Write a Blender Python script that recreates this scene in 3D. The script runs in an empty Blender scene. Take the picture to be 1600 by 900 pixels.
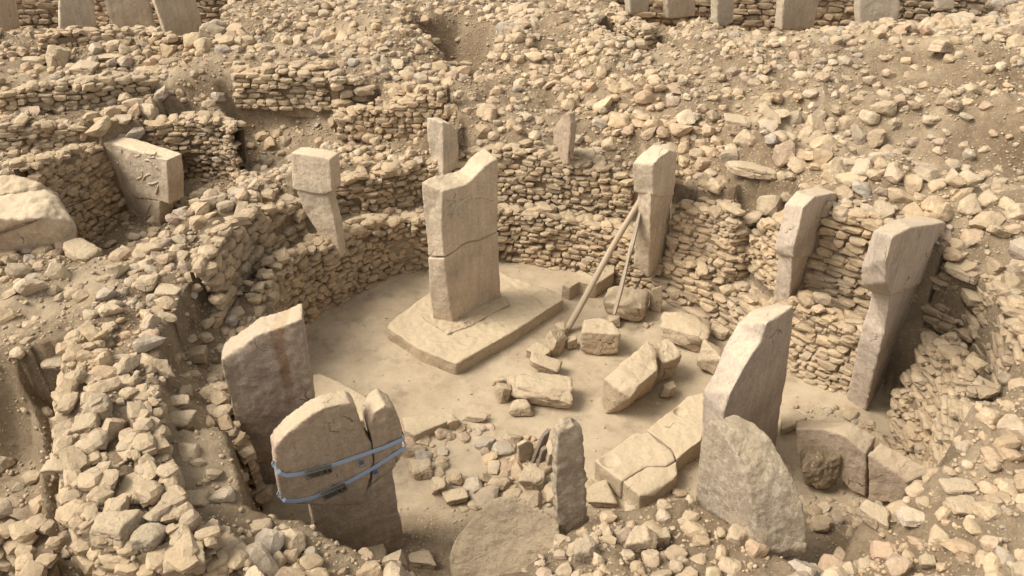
import bpy, bmesh, math, random
import numpy as np
from mathutils import Vector
C = bpy.context.scene
COL = C.collection
R = math.radians
RNG = np.random.default_rng(7)
random.seed(7)

# ------------------------------------------------------------------ camera
TH = R(33); FPX = 1300.0; HC = 14.0
sT, cT = math.sin(TH), math.cos(TH)
cam = bpy.data.cameras.new('camera'); co = bpy.data.objects.new('camera', cam); COL.objects.link(co)
co.location = (0, 0, HC); co.rotation_euler = (R(90) - TH, 0, 0)
cam.sensor_width = 36; cam.lens = FPX / 1600 * 36; cam.clip_end = 1000; cam.clip_start = .1
C.camera = co
C.render.resolution_x = 1024; C.render.resolution_y = 576

# ------------------------------------------------------------------ light
SUN_EL, SUN_AZ = R(50), R(-98)          # azimuth clockwise from +y
w = bpy.data.worlds.new('World'); C.world = w; w.use_nodes = True
nt = w.node_tree; bg = nt.nodes['Background']
sky = nt.nodes.new('ShaderNodeTexSky'); sky.sky_type = 'NISHITA'; sky.sun_disc = False
sky.sun_elevation = SUN_EL; sky.sun_rotation = SUN_AZ; sky.dust_density = 4; sky.air_density = 1.0
hs = nt.nodes.new('ShaderNodeHueSaturation'); hs.inputs['Saturation'].default_value = .08
nt.links.new(sky.outputs[0], hs.inputs['Color']); wm = nt.nodes.new('ShaderNodeMix'); wm.data_type = 'RGBA'; wm.blend_type = 'MULTIPLY'; wm.inputs[0].default_value = 1; wm.inputs[7].default_value = (1, .965, .90, 1)
nt.links.new(hs.outputs[0], wm.inputs[6]); nt.links.new(wm.outputs[2], bg.inputs['Color'])
bg.inputs['Strength'].default_value = .132
sl = bpy.data.lights.new('sun', 'SUN'); so = bpy.data.objects.new('sun', sl); COL.objects.link(so)
sl.energy = 2.2; sl.angle = R(28); sl.color = (1, .92, .79)
sd = Vector((math.sin(SUN_AZ) * math.cos(SUN_EL), math.cos(SUN_AZ) * math.cos(SUN_EL), math.sin(SUN_EL)))
so.rotation_euler = sd.to_track_quat('Z', 'Y').to_euler()
C.view_settings.view_transform = 'Standard'; C.view_settings.look = 'None'
C.view_settings.exposure = 0.66; C.view_settings.gamma = 1
C.cycles.max_bounces = 4; C.cycles.diffuse_bounces = 3

# ------------------------------------------------------------------ photo <-> place
def P(px, py, z=0.0):
    u = (px - 800) / FPX; v = (450 - py) / FPX
    dx, dy, dz = u, cT + v * sT, -sT + v * cT
    t = (z - HC) / dz
    return np.array((dx * t, dy * t, z))
def Zat(b, py):
    y = b[1]; v = (450 - py) / FPX
    return HC + (v * y * cT - y * sT) / (cT + v * sT)
def proj(x, y, z):
    d = y * cT - (z - HC) * sT
    return 800 + FPX * x / d, 450 - FPX * ((z - HC) * cT + y * sT) / d, d

# ------------------------------------------------------------------ noise
def _h(i, j, k, s):
    n = (i * 374761393 + j * 668265263 + k * 2147483647 % 97 * 1274126177 + k * 1911520717 + s * 974711) & 0xffffffff
    n = ((n ^ (n >> 13)) * 1274126177) & 0xffffffff
    n = (n ^ (n >> 16))
    return (n & 0xffff) / 32767.5 - 1
def vnoise(p, s=0):
    p = np.asarray(p, float); f = np.floor(p); t = p - f; t = t * t * (3 - 2 * t)
    i, j, k = f[..., 0].astype(np.int64), f[..., 1].astype(np.int64), f[..., 2].astype(np.int64)
    r = 0
    for a in (0, 1):
        wa = t[..., 0] if a else 1 - t[..., 0]
        for b in (0, 1):
            wb = t[..., 1] if b else 1 - t[..., 1]
            for c in (0, 1):
                wc = t[..., 2] if c else 1 - t[..., 2]
                r = r + wa * wb * wc * _h(i + a, j + b, k + c, s)
    return r
def fbm(p, o=4, s=0):
    p = np.asarray(p, float); r = 0; a = .5
    for q in range(o):
        r = r + a * vnoise(p, s + q); p = p * 2.03 + 11.7; a *= .5
    return r

# ------------------------------------------------------------------ materials
def newmat(name):
    m = bpy.data.materials.new(name); m.use_nodes = True
    return m, m.node_tree, m.node_tree.nodes, m.node_tree.nodes['Principled BSDF']
def N(nt, t, **kw):
    n = nt.nodes.new(t)
    for k, v in kw.items():
        if k in n.inputs: n.inputs[k].default_value = v
        else: setattr(n, k, v)
    return n
def noise(nt, vec, scale, detail=5, rough=.6):
    n = N(nt, 'ShaderNodeTexNoise', Scale=scale, Detail=detail, Roughness=rough); nt.links.new(vec, n.inputs['Vector'])
    return n.outputs['Fac']
def ramp(nt, fac, stops):
    r = nt.nodes.new('ShaderNodeValToRGB'); e = r.color_ramp.elements
    while len(e) < len(stops): e.new(.5)
    for q, (p, c) in zip(e, stops):
        q.position = p; q.color = (*c, 1) if len(c) == 3 else c
    nt.links.new(fac, r.inputs[0]); return r.outputs[0]
def g3(v): return (v, v, v)
def ds(c, k=.87):
    l = .35 * c[0] + .5 * c[1] + .15 * c[2]; return tuple(l + (x - l) * k for x in c)
def mix(nt, a, b, fac, mode='MIX'):
    m = nt.nodes.new('ShaderNodeMix'); m.data_type = 'RGBA'; m.blend_type = mode
    for val, sock in ((fac, m.inputs[0]), (a, m.inputs[6]), (b, m.inputs[7])):
        if isinstance(val, bpy.types.NodeSocket): nt.links.new(val, sock)
        elif isinstance(val, tuple): sock.default_value = (*val, 1)
        else: sock.default_value = val
    return m.outputs[2]
def bump(nt, h, strength, dist, prev=None):
    b = N(nt, 'ShaderNodeBump', Strength=strength, Distance=dist); nt.links.new(h, b.inputs['Height'])
    if prev is not None: nt.links.new(prev, b.inputs['Normal'])
    return b.outputs[0]

def rubble_mat(name, cols, dust=(.52, .39, .235), island=True, bs=1.0):
    m, nt, nd, pb = newmat(name); L = nt.links
    tc = N(nt, 'ShaderNodeTexCoord').outputs['Object']
    geo = N(nt, 'ShaderNodeNewGeometry')
    if island: rnd = geo.outputs['Random Per Island']
    else: rnd = N(nt, 'ShaderNodeObjectInfo').outputs['Random']; tc = geo.outputs['Position']
    k = len(cols); cols = [ds(q) for q in cols]; dust = ds(dust)
    c = ramp(nt, rnd, [(i / (k - 1), cc) for i, cc in enumerate(cols)])
    c = mix(nt, c, ramp(nt, noise(nt, tc, 3.2, 5, .65), [(.28, g3(.66)), (.5, g3(.95)), (.74, g3(1.22))]), 1.0, 'MULTIPLY')
    c = mix(nt, c, ramp(nt, noise(nt, tc, 26, 4, .7), [(.3, g3(.72)), (.55, g3(1.0)), (.8, g3(1.2))]), .8, 'MULTIPLY')
    lf = noise(nt, geo.outputs['Position'], .33, 3, .5)
    c = mix(nt, c, ramp(nt, lf, [(.36, (.90, .90, .91)), (.46, g3(1)), (.58, (1.05, 1., .94))]), .8, 'MULTIPLY')
    c = mix(nt, c, (.30, .25, .19), ramp(nt, noise(nt, tc, 6.5, 6, .75), [(.58, g3(0)), (.70, g3(.5))]))
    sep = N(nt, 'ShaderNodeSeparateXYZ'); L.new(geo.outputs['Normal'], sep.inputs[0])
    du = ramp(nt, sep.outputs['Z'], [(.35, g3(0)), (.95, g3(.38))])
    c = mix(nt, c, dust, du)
    L.new(c, pb.inputs['Base Color']); pb.inputs['Roughness'].default_value = .95
    pb.inputs['Specular IOR Level'].default_value = .15
    b = bump(nt, noise(nt, tc, 9 * bs, 6, .7), .9, .05)
    b = bump(nt, noise(nt, tc, 45 * bs, 5, .75), .7, .012, b)
    L.new(b, pb.inputs['Normal'])
    return m
STONE_COLS = [(.42, .375, .315), (.50, .345, .235), (.40, .295, .18), (.56, .42, .26), (.47, .36, .23), (.62, .485, .32), (.34, .27, .19), (.53, .40, .255), (.50, .35, .22), (.58, .46, .32), (.44, .37, .28)]
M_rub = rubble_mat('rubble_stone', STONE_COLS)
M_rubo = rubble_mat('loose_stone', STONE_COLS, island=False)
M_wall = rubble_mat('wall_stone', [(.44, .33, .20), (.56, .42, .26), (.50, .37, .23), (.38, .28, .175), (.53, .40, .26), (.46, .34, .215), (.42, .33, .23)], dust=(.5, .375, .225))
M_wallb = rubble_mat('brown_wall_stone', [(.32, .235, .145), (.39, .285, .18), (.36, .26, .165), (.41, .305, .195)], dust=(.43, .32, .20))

def slab_mat(name, base, dark, scale=1.0, rough=1.0, stain=None, lich=.0, streak=True):
    m, nt, nd, pb = newmat(name); L = nt.links
    tc = N(nt, 'ShaderNodeTexCoord').outputs['Object']
    geo = N(nt, 'ShaderNodeNewGeometry')
    base = ds(base); dark = ds(dark)
    c = mix(nt, base, dark, ramp(nt, noise(nt, tc, 1.1 * scale, 5, .6), [(.38, g3(0)), (.68, g3(.8))]))
    if streak:
        mp = N(nt, 'ShaderNodeMapping'); mp.inputs['Scale'].default_value = (5, 5, .5); L.new(tc, mp.inputs[0])
        c = mix(nt, c, ramp(nt, noise(nt, mp.outputs[0], 1.6, 5, .7), [(.3, g3(.78)), (.55, g3(1)), (.75, g3(1.12))]), .75, 'MULTIPLY')
    c = mix(nt, c, ramp(nt, noise(nt, tc, 14, 6, .75), [(.3, g3(.72)), (.52, g3(1)), (.75, g3(1.16))]), .85, 'MULTIPLY')
    c = mix(nt, c, (.19, .15, .115), ramp(nt, noise(nt, tc, 4.5, 8, .8), [(.60, g3(0)), (.72, g3(.55))]))
    pt = N(nt, 'ShaderNodeTexVoronoi', Scale=16.0); L.new(tc, pt.inputs['Vector']); pc = N(nt, 'ShaderNodeSeparateXYZ'); L.new(pt.outputs['Color'], pc.inputs[0])
    pm_ = N(nt, 'ShaderNodeMath', operation='MULTIPLY'); L.new(ramp(nt, pt.outputs['Distance'], [(.12, g3(1)), (.26, g3(0))]), pm_.inputs[0]); L.new(ramp(nt, pc.outputs[0], [(.74, g3(0)), (.78, g3(1))]), pm_.inputs[1])
    c = mix(nt, c, (.17, .13, .095), mix(nt, g3(0), pm_.outputs[0], .75))
    c = mix(nt, c, ramp(nt, noise(nt, tc, .8, 4, .6), [(.3, g3(.74)), (.5, g3(1)), (.7, g3(1.15))]), .8, 'MULTIPLY')
    if lich: c = mix(nt, c, (.62, .55, .45), ramp(nt, noise(nt, tc, 5.5, 7, .75), [(.50, g3(0)), (.62, g3(lich))]))
    nn = N(nt, 'ShaderNodeTexNoise', Scale=2.5, Detail=4); L.new(tc, nn.inputs['Vector'])
    wv_ = N(nt, 'ShaderNodeVectorMath', operation='MULTIPLY_ADD'); L.new(nn.outputs['Color'], wv_.inputs[0]); wv_.inputs[1].default_value = (.5, .5, .5); L.new(tc, wv_.inputs[2])
    ck = N(nt, 'ShaderNodeTexVoronoi', feature='DISTANCE_TO_EDGE', Scale=.75 * scale); L.new(wv_.outputs[0], ck.inputs['Vector'])
    ckm = N(nt, 'ShaderNodeMath', operation='MULTIPLY'); L.new(ramp(nt, ck.outputs['Distance'], [(.002, g3(.9)), (.009, g3(0))]), ckm.inputs[0])
    L.new(ramp(nt, noise(nt, tc, .9, 3), [(.56, g3(0)), (.62, g3(1))]), ckm.inputs[1])
    c = mix(nt, c, (.13, .095, .065), ckm.outputs[0])
    if stain:
        sx = N(nt, 'ShaderNodeSeparateXYZ'); L.new(tc, sx.inputs[0])
        wv = N(nt, 'ShaderNodeMapRange'); L.new(sx.outputs['X'], wv.inputs[0])
        a, bb = stain
        n2 = noise(nt, tc, 2.2, 3, .6)
        ad = N(nt, 'ShaderNodeMath', operation='MULTIPLY_ADD'); L.new(n2, ad.inputs[0]); ad.inputs[1].default_value = .4; L.new(sx.outputs['X'], ad.inputs[2])
        fx = ramp(nt, ad.outputs[0], [(a - .07, g3(0)), (a, g3(1)), (bb, g3(1)), (bb + .05, g3(0))])
        zz = N(nt, 'ShaderNodeMapRange', **{'From Min': 2.0, 'From Max': 3.0}); L.new(sx.outputs['Z'], zz.inputs[0])
        mm = mix(nt, g3(0), fx, zz.outputs[0]); c = mix(nt, c, (.24, .12, .055), mix(nt, g3(0), mm, mix(nt, g3(.25), g3(.85), noise(nt, tc, 5, 5, .7))))
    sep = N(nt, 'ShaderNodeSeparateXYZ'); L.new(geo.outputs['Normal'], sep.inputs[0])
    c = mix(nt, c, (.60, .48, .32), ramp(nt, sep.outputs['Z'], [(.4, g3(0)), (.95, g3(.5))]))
    L.new(c, pb.inputs['Base Color']); pb.inputs['Roughness'].default_value = .9
    pb.inputs['Specular IOR Level'].default_value = .2
    b = bump(nt, noise(nt, tc, 5, 7, .7), .75 * rough, .06)
    b = bump(nt, noise(nt, tc, 30, 6, .75), .6 * rough, .015, b)
    inv = N(nt, 'ShaderNodeMath', operation='SUBTRACT'); inv.inputs[0].default_value = 1; L.new(ckm.outputs[0], inv.inputs[1]); b = bump(nt, inv.outputs[0], .8, .03, b)
    v = N(nt, 'ShaderNodeTexVoronoi', Scale=9.0); L.new(tc, v.inputs['Vector'])
    b = bump(nt, ramp(nt, v.outputs['Distance'], [(.0, g3(0)), (.16, g3(1))]), .25 * rough, .02, b)
    L.new(b, pb.inputs['Normal'])
    return m
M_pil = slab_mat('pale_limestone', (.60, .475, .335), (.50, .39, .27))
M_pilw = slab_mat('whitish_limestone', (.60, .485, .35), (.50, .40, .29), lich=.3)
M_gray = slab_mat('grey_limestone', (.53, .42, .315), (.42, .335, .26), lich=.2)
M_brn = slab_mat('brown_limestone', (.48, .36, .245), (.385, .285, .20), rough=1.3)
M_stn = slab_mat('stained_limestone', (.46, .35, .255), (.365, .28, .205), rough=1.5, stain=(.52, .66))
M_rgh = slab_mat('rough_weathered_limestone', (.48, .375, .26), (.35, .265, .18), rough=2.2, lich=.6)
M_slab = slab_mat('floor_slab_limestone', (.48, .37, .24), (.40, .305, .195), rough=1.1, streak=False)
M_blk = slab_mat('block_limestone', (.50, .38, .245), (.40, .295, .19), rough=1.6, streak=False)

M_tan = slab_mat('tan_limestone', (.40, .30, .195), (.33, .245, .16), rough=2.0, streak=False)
# ground
def ground_mat():
    m, nt, nd, pb = newmat('earth'); L = nt.links
    tc = N(nt, 'ShaderNodeTexCoord').outputs['Object']
    zone = N(nt, 'ShaderNodeAttribute', attribute_name='floor').outputs['Fac']
    c1 = ramp(nt, noise(nt, tc, .55, 6, .6), [(.3, ds((.21, .145, .085))), (.5, ds((.29, .21, .125))), (.7, ds((.40, .30, .19)))])
    c1 = mix(nt, c1, ramp(nt, noise(nt, tc, 7, 8, .8), [(.25, g3(.55)), (.5, g3(1)), (.72, g3(1.35))]), .9, 'MULTIPLY')
    vo = N(nt, 'ShaderNodeTexVoronoi', Scale=11.0); L.new(tc, vo.inputs['Vector'])
    cr = N(nt, 'ShaderNodeSeparateXYZ'); L.new(vo.outputs['Color'], cr.inputs[0])
    peb = N(nt, 'ShaderNodeMath', operation='MULTIPLY')
    L.new(ramp(nt, vo.outputs['Distance'], [(.20, g3(1)), (.34, g3(0))]), peb.inputs[0])
    L.new(ramp(nt, cr.outputs[0], [(.52, g3(0)), (.56, g3(1))]), peb.inputs[1])
    c1 = mix(nt, c1, (.50, .40, .27), peb.outputs[0])
    c2 = ramp(nt, noise(nt, tc, .45, 6, .6), [(.3, ds((.36, .275, .175))), (.5, ds((.44, .34, .22))), (.7, ds((.52, .41, .27)))])
    c2 = mix(nt, c2, ramp(nt, noise(nt, tc, 2.2, 8, .72), [(.25, g3(.72)), (.5, g3(1)), (.75, g3(1.13))]), .8, 'MULTIPLY')
    c2 = mix(nt, c2, ramp(nt, noise(nt, tc, 1.3, 9, .8), [(.40, g3(.74)), (.47, g3(1))]), .7, 'MULTIPLY')
    pv = N(nt, 'ShaderNodeTexVoronoi', Scale=28.0); L.new(tc, pv.inputs['Vector']); pc = N(nt, 'ShaderNodeSeparateXYZ'); L.new(pv.outputs['Color'], pc.inputs[0])
    gt = N(nt, 'ShaderNodeMath', operation='MULTIPLY'); L.new(ramp(nt, pv.outputs['Distance'], [(.14, g3(1)), (.22, g3(0))]), gt.inputs[0]); L.new(ramp(nt, pc.outputs[0], [(.86, g3(0)), (.88, g3(1))]), gt.inputs[1])
    c2 = mix(nt, c2, (.27, .20, .13), gt.outputs[0])
    c2 = mix(nt, c2, ramp(nt, noise(nt, tc, 30, 5, .7), [(.3, g3(.85)), (.5, g3(1)), (.75, g3(1.1))]), .6, 'MULTIPLY')
    c = mix(nt, c1, c2, zone)
    L.new(c, pb.inputs['Base Color']); pb.inputs['Roughness'].default_value = 1
    pb.inputs['Specular IOR Level'].default_value = .1
    b = bump(nt, noise(nt, tc, 4, 8, .75), 1.0, .10)
    b = bump(nt, noise(nt, tc, 22, 6, .75), .9, .03, b)
    b = bump(nt, peb.outputs[0], .8, .03, b)
    bf = bump(nt, noise(nt, tc, 3, 8, .75), .8, .04)
    bf = bump(nt, noise(nt, tc, 40, 4, .7), .5, .01, bf)
    mx = N(nt, 'ShaderNodeMix', data_type='VECTOR'); L.new(zone, mx.inputs[0]); L.new(b, mx.inputs[4]); L.new(bf, mx.inputs[5])
    L.new(mx.outputs[1], pb.inputs['Normal'])
    return m
M_earth = ground_mat()
def simple(name, col, rough=.6, metal=0, nscale=20, amt=.35, bstr=.2):
    m, nt, nd, pb = newmat(name)
    tc = N(nt, 'ShaderNodeTexCoord').outputs['Object']
    c = mix(nt, col, ramp(nt, noise(nt, tc, nscale, 5, .7), [(.3, g3(1 - amt)), (.7, g3(1 + amt * .5))]), 1., 'MULTIPLY')
    nt.links.new(c, pb.inputs['Base Color']); pb.inputs['Roughness'].default_value = rough; pb.inputs['Metallic'].default_value = metal
    nt.links.new(bump(nt, noise(nt, tc, nscale * 2, 4), bstr, .01), pb.inputs['Normal'])
    return m
def wood_mat(name, a, b_):
    m, nt, nd, pb = newmat(name)
    tc = N(nt, 'ShaderNodeTexCoord').outputs['Object']
    mp = N(nt, 'ShaderNodeMapping'); mp.inputs['Scale'].default_value = (30, 30, 1.2); nt.links.new(tc, mp.inputs[0])
    f = noise(nt, mp.outputs[0], 1.2, 6, .7)
    nt.links.new(ramp(nt, f, [(.3, b_), (.7, a)]), pb.inputs['Base Color']); pb.inputs['Roughness'].default_value = .85
    nt.links.new(bump(nt, f, .6, .012), pb.inputs['Normal'])
    return m

# ------------------------------------------------------------------ tagging
def tag(o, label=None, cat=None, group=None, kind=None):
    if label: o['label'] = label
    if cat: o['category'] = cat
    if group: o['group'] = group
    if kind: o['kind'] = kind
    elif cat: o['kind'] = 'thing'
    return o
def meshobj(name, me, mat, parent=None):
    me.name = name
    if mat is not None: me.materials.clear(); me.materials.append(mat)
    o = bpy.data.objects.new(name, me); COL.objects.link(o)
    if parent: o.parent = parent
    return o
def thing(name, label, cat, loc=(0, 0, 0), group=None):
    o = bpy.data.objects.new(name, None); COL.objects.link(o); o.location = loc
    o.empty_display_size = .3
    return tag(o, label, cat, group)
def tri_mesh(name, V, F, smooth=False):
    me = bpy.data.meshes.new(name); V = np.ascontiguousarray(V, np.float32); F = np.ascontiguousarray(F, np.int32)
    k = F.shape[1]
    me.vertices.add(len(V)); me.vertices.foreach_set('co', V.ravel())
    me.loops.add(F.size); me.loops.foreach_set('vertex_index', F.ravel())
    me.polygons.add(len(F)); me.polygons.foreach_set('loop_start', np.arange(0, F.size, k, dtype=np.int32))
    me.polygons.foreach_set('use_smooth', np.full(len(F), smooth, bool))
    me.update(calc_edges=True); return me

# ------------------------------------------------------------------ stones
def ico(sub):
    bm = bmesh.new(); bmesh.ops.create_icosphere(bm, subdivisions=sub, radius=1)
    bm.verts.ensure_lookup_table()
    V = np.array([v.co[:] for v in bm.verts]); F = np.array([[v.index for v in f.verts] for f in bm.faces]); bm.free()
    return V / np.linalg.norm(V, axis=1)[:, None], F
ICO = {s: ico(s) for s in (1, 2, 3, 4, 5)}
def proto(seed, sub, boxy=.8, p=14, rough=.05, extra=7):
    r = np.random.default_rng(seed); D, F = ICO[sub]
    nrm, dist = [], []
    for ax in range(3):
        for s in (-1, 1):
            n = np.zeros(3); n[ax] = s; n += r.normal(0, .28 * (1.2 - boxy) + .05, 3); n /= np.linalg.norm(n)
            nrm.append(n); dist.append(r.uniform(.74, 1.0))
    for q in range(extra):
        n = r.normal(0, 1, 3); n /= np.linalg.norm(n); nrm.append(n); dist.append(r.uniform(.92, 1.22) if boxy > .6 else r.uniform(.78, 1.08))
    nrm = np.array(nrm); dist = np.array(dist)
    a = np.clip(D @ nrm.T, 1e-6, None) / dist; amx = a.max(1, keepdims=True); a = a / amx
    rad = (a ** p).sum(1) ** (-1 / p) / amx[:, 0]
    V = D * rad[:, None]
    V = V + D * (fbm(V * 1.7 + seed, 3, seed) * rough * 2.2)[:, None]
    if sub >= 3: V = V + D * (fbm(V * 5 + seed, 3, seed + 5) * rough * .9)[:, None]
    return V
PROTO = {1: [proto(i, 1, .2, 60, .05, 8) for i in range(24)],
         2: [proto(100 + i, 2, .3 + .35 * (i % 3 == 0), 50, .05, 9) for i in range(48)],
         3: [proto(200 + i, 3, .2 + .45 * (i % 3 == 0), 45, .06, 10) for i in range(34)]}
PBOX = [proto(400 + i, 2, 1.0, 26, .06, 7) for i in range(48)]
def rotm(az, tx, ty):
    ca, sa = np.cos(az), np.sin(az); cx, sx = np.cos(tx), np.sin(tx); cy, sy = np.cos(ty), np.sin(ty)
    o = np.ones_like(ca); z = np.zeros_like(ca)
    Rz = np.stack([ca, -sa, z, sa, ca, z, z, z, o], -1).reshape(-1, 3, 3)
    Rx = np.stack([o, z, z, z, cx, -sx, z, sx, cx], -1).reshape(-1, 3, 3)
    Ry = np.stack([cy, z, sy, z, o, z, -sy, z, cy], -1).reshape(-1, 3, 3)
    return Rz @ Rx @ Ry
def batch(protos, sub, loc, scl, az, tx, ty):
    n = len(loc); V = np.array(protos)[RNG.integers(0, len(protos), n)]; F = ICO[sub][1]
    V = V * scl[:, None, :]; V = np.einsum('nij,nvj->nvi', rotm(az, tx, ty), V) + loc[:, None, :]
    nv = V.shape[1]; FF = (F[None] + (np.arange(n) * nv)[:, None, None]).reshape(-1, 3)
    return V.reshape(-1, 3), FF

# ------------------------------------------------------------------ where the dry-stone walls run
WSPEC = []
def wall(*a, **k): WSPEC.append((a, k))
def W(px, py, zb, pt):                       # base pixel at height zb, top pixel row
    b = P(px, py, zb); return (b[0], b[1], zb, Zat(b, pt))
def WT(px, py, zt, zb):                      # top pixel at height zt
    b = P(px, py, zt); return (b[0], b[1], zb, zt)
wall('stone_wall', 'curved inner wall of the ring left of the central pillar, behind the floor', [W(440,575,0,455), W(482,517,0,400), W(517,487,0,392), W(557,463,0,368), W(600,440,0,357), W(633,428,0,356), W(667,424,0,347)], seed=1)
wall('stone_wall', 'long inner wall of the ring directly right of the central pillar', [W(667,424,0,348), W(735,413,0,340), W(800,410,0,334), W(850,417,0,338), W(893,423,0,350), W(950,440,0,364), W(985,452,0,383), W(1018,460,0,398)], seed=2)
wall('stone_wall', 'low bench wall right of the timber props, below the square masonry block', [W(1018,462,0,405), W(1053,477,0,413), W(1100,497,0,440), W(1133,513,0,462), W(1180,548,0,487)], (.14,.22), (.25,.6), seed=3)
wall('stone_wall', 'inner wall between the grey broken slab and the tall hammer-headed pillar', [W(1200,562,0,478), W(1233,580,0,478), W(1275,602,0,512), W(1322,622,0,528)], seed=4)
wall('stone_wall', 'inner wall at the foot of the tall hammer-headed pillar, running towards the camera', [W(1384,650,.1,536), W(1390,672,0,528), W(1405,695,0,545), W(1428,738,0,590), W(1440,790,.2,650)], seed=5)
wall('stone_wall', 'upper wall of the ring left of the narrow leaning pillar, of large blocks', [W(352,500,2.2,420), W(385,455,2.1,362), W(425,405,2.,330), W(455,375,2.,328), W(482,358,2.,320)], (.18,.32), (.3,.65), seed=6)
wall('stone_wall', 'upper wall of the ring between the narrow leaning pillar and the central pillar', [W(522,338,1.8,296), W(560,331,1.8,282), W(600,326,1.8,275), W(655,318,1.7,262), W(700,314,1.7,255)], seed=7)
wall('stone_wall', 'upper wall of the ring right of the central pillar, ending at the propped pillar', [W(715,313,1.7,250), W(800,317,1.7,237), W(850,322,1.7,246), W(900,330,1.7,262), W(940,334,1.7,272), W(985,340,1.7,292)], (.13,.2), seed=8)
wall('stone_wall', 'square masonry block of small stones right of the propped pillar', [W(1040,399,1.4,333), W(1085,412,1.4,331), W(1133,433,1.4,342), W(1165,428,1.4,375), W(1172,410,1.4,352)], seed=9, thick=.7)
wall('stone_wall', 'wall in the recess between the masonry block and the angular pillar', [W(1168,415,1.7,352), W(1190,440,1.7,345), W(1212,456,1.7,335), W(1232,460,1.7,332)], seed=10)
wall('stone_wall', 'upper wall of long stones between the angular pillar and the hammer-headed pillar', [W(1262,455,1.8,340), W(1300,466,1.8,345), W(1360,487,1.8,365), W(1400,505,1.8,380)], (.12,.21), (.22,.6), seed=11)
wall('stone_wall', 'high upper wall right of the hammer-headed pillar, curving to the right edge', [W(1437,522,1.6,405), W(1483,546,1.5,440), W(1512,600,1.4,478), W(1528,667,1.4,535)], (.13,.24), (.22,.6), seed=12)
wall('stone_wall', 'inner face of flat stones beside the rust-stained slab at left', [W(412,775,.4,690), W(395,740,.4,645), W(385,700,.3,610), W(392,650,.2,580), W(420,610,.1,520), W(440,575,.1,458)], (.12,.2), (.22,.5), seed=13)
wall('stone_wall', 'thick outer wall at lower left, its face dropping into the dark pit', [WT(92,525,3.5,1.3), WT(80,590,3.5,1.3), WT(76,680,3.5,1.2), WT(78,760,3.5,1.2), WT(100,830,3.5,1.2), WT(140,868,3.4,1.2), WT(220,885,3.3,1.2), WT(300,893,3.1,1.2), WT(370,915,2.8,1.2)], (.16,.28), (.25,.55), batter=.05, seed=14, thick=.6)
wall('stone_wall', 'low inner step of the thick wall at lower left, above the dusty ledge', [WT(345,850,3.35,2.65), WT(318,815,3.4,2.75), WT(282,765,3.45,2.8), WT(258,712,3.5,2.85), WT(247,655,3.5,2.9), WT(246,605,3.45,2.95)], (.16,.26), (.25,.5), seed=29, batter=.02)
wall('stone_wall', 'broken wall end at the bottom left corner of the view', [WT(-120,838,3.1,1.0), WT(-40,845,3.1,1.0), WT(0,856,3.0,1.0), WT(14,882,3.0,1.0), WT(4,930,2.9,1.0)], (.16,.28), (.25,.5), seed=15)
wall('stone_wall', 'terrace wall at upper left under the flat boulders', [W(5,180,3.9,150), W(60,174,3.9,142), W(130,168,3.9,135), W(200,156,3.9,124), W(240,152,3.9,124)], (.13,.24), (.25,.5), seed=16)
wall('stone_wall', 'second terrace wall at the left edge, one step below', [W(-30,245,3.1,200), W(10,242,3.1,197), W(70,237,3.1,200), W(130,232,3.1,207)], (.14,.25), (.25,.5), seed=17)
wall('stone_wall', 'curved wall left of the pillar carved with reliefs', [W(104,402,.9,262), W(143,377,.8,250), W(170,358,.8,238), W(199,338,.8,231)], (.13,.22), (.2,.45), seed=18)
wall('stone_wall', 'terrace wall of small courses behind the pillar carved with reliefs', [W(232,232,2.8,203), W(290,228,2.8,192), W(350,228,2.8,194), W(362,245,2.6,203)], (.10,.16), seed=19)
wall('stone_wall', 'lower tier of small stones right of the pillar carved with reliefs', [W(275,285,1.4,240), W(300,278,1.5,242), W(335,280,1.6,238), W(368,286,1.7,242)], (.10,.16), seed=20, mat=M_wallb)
wall('stone_wall', 'dry-stone wall with a level top at upper left centre', [W(372,160,3.5,118), W(400,163,3.4,115), W(450,166,3.4,110), W(490,168,3.4,110), W(518,170,3.4,112)], (.14,.24), (.25,.5), seed=21)
wall('stone_wall', 'short stub of large stacked stones right of the level-topped wall', [W(528,196,3.2,128), W(560,190,3.2,132), W(586,180,3.4,142)], (.2,.3), (.4,.7), seed=22)
wall('stone_wall', 'rounded-cobble wall behind the small pillar at centre top', [W(528,214,3.,182), W(580,220,3.,172), W(630,222,3.,170), W(668,222,3.,150), W(700,205,3.4,140)], (.15,.25), (.2,.38), seed=23)
wall('stone_wall', 'low wall at top right bordering the far trench', [WT(958,25,5.2,4.), WT(985,42,5.3,4.2), WT(1010,50,5.3,4.2), WT(1033,45,5.3,4.2)], seed=24)
wall('stone_wall', 'parapet of cobbles in front of the far pillars at upper left', [WT(60,60,5.1,4.3), WT(130,52,5.1,4.3), WT(200,50,5.1,4.4), WT(270,66,5.,4.4)], (.14,.22), seed=25)
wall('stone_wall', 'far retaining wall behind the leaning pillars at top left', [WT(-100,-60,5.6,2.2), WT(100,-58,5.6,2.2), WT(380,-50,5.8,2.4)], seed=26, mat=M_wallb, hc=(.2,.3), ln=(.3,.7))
wall('stone_wall', 'far retaining wall behind the pillars at top right', [WT(930,-60,6.2,3.), WT(1200,-60,6.4,3.), WT(1560,-50,6.6,3.)], seed=27, mat=M_wallb, hc=(.2,.3), ln=(.3,.7))

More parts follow.
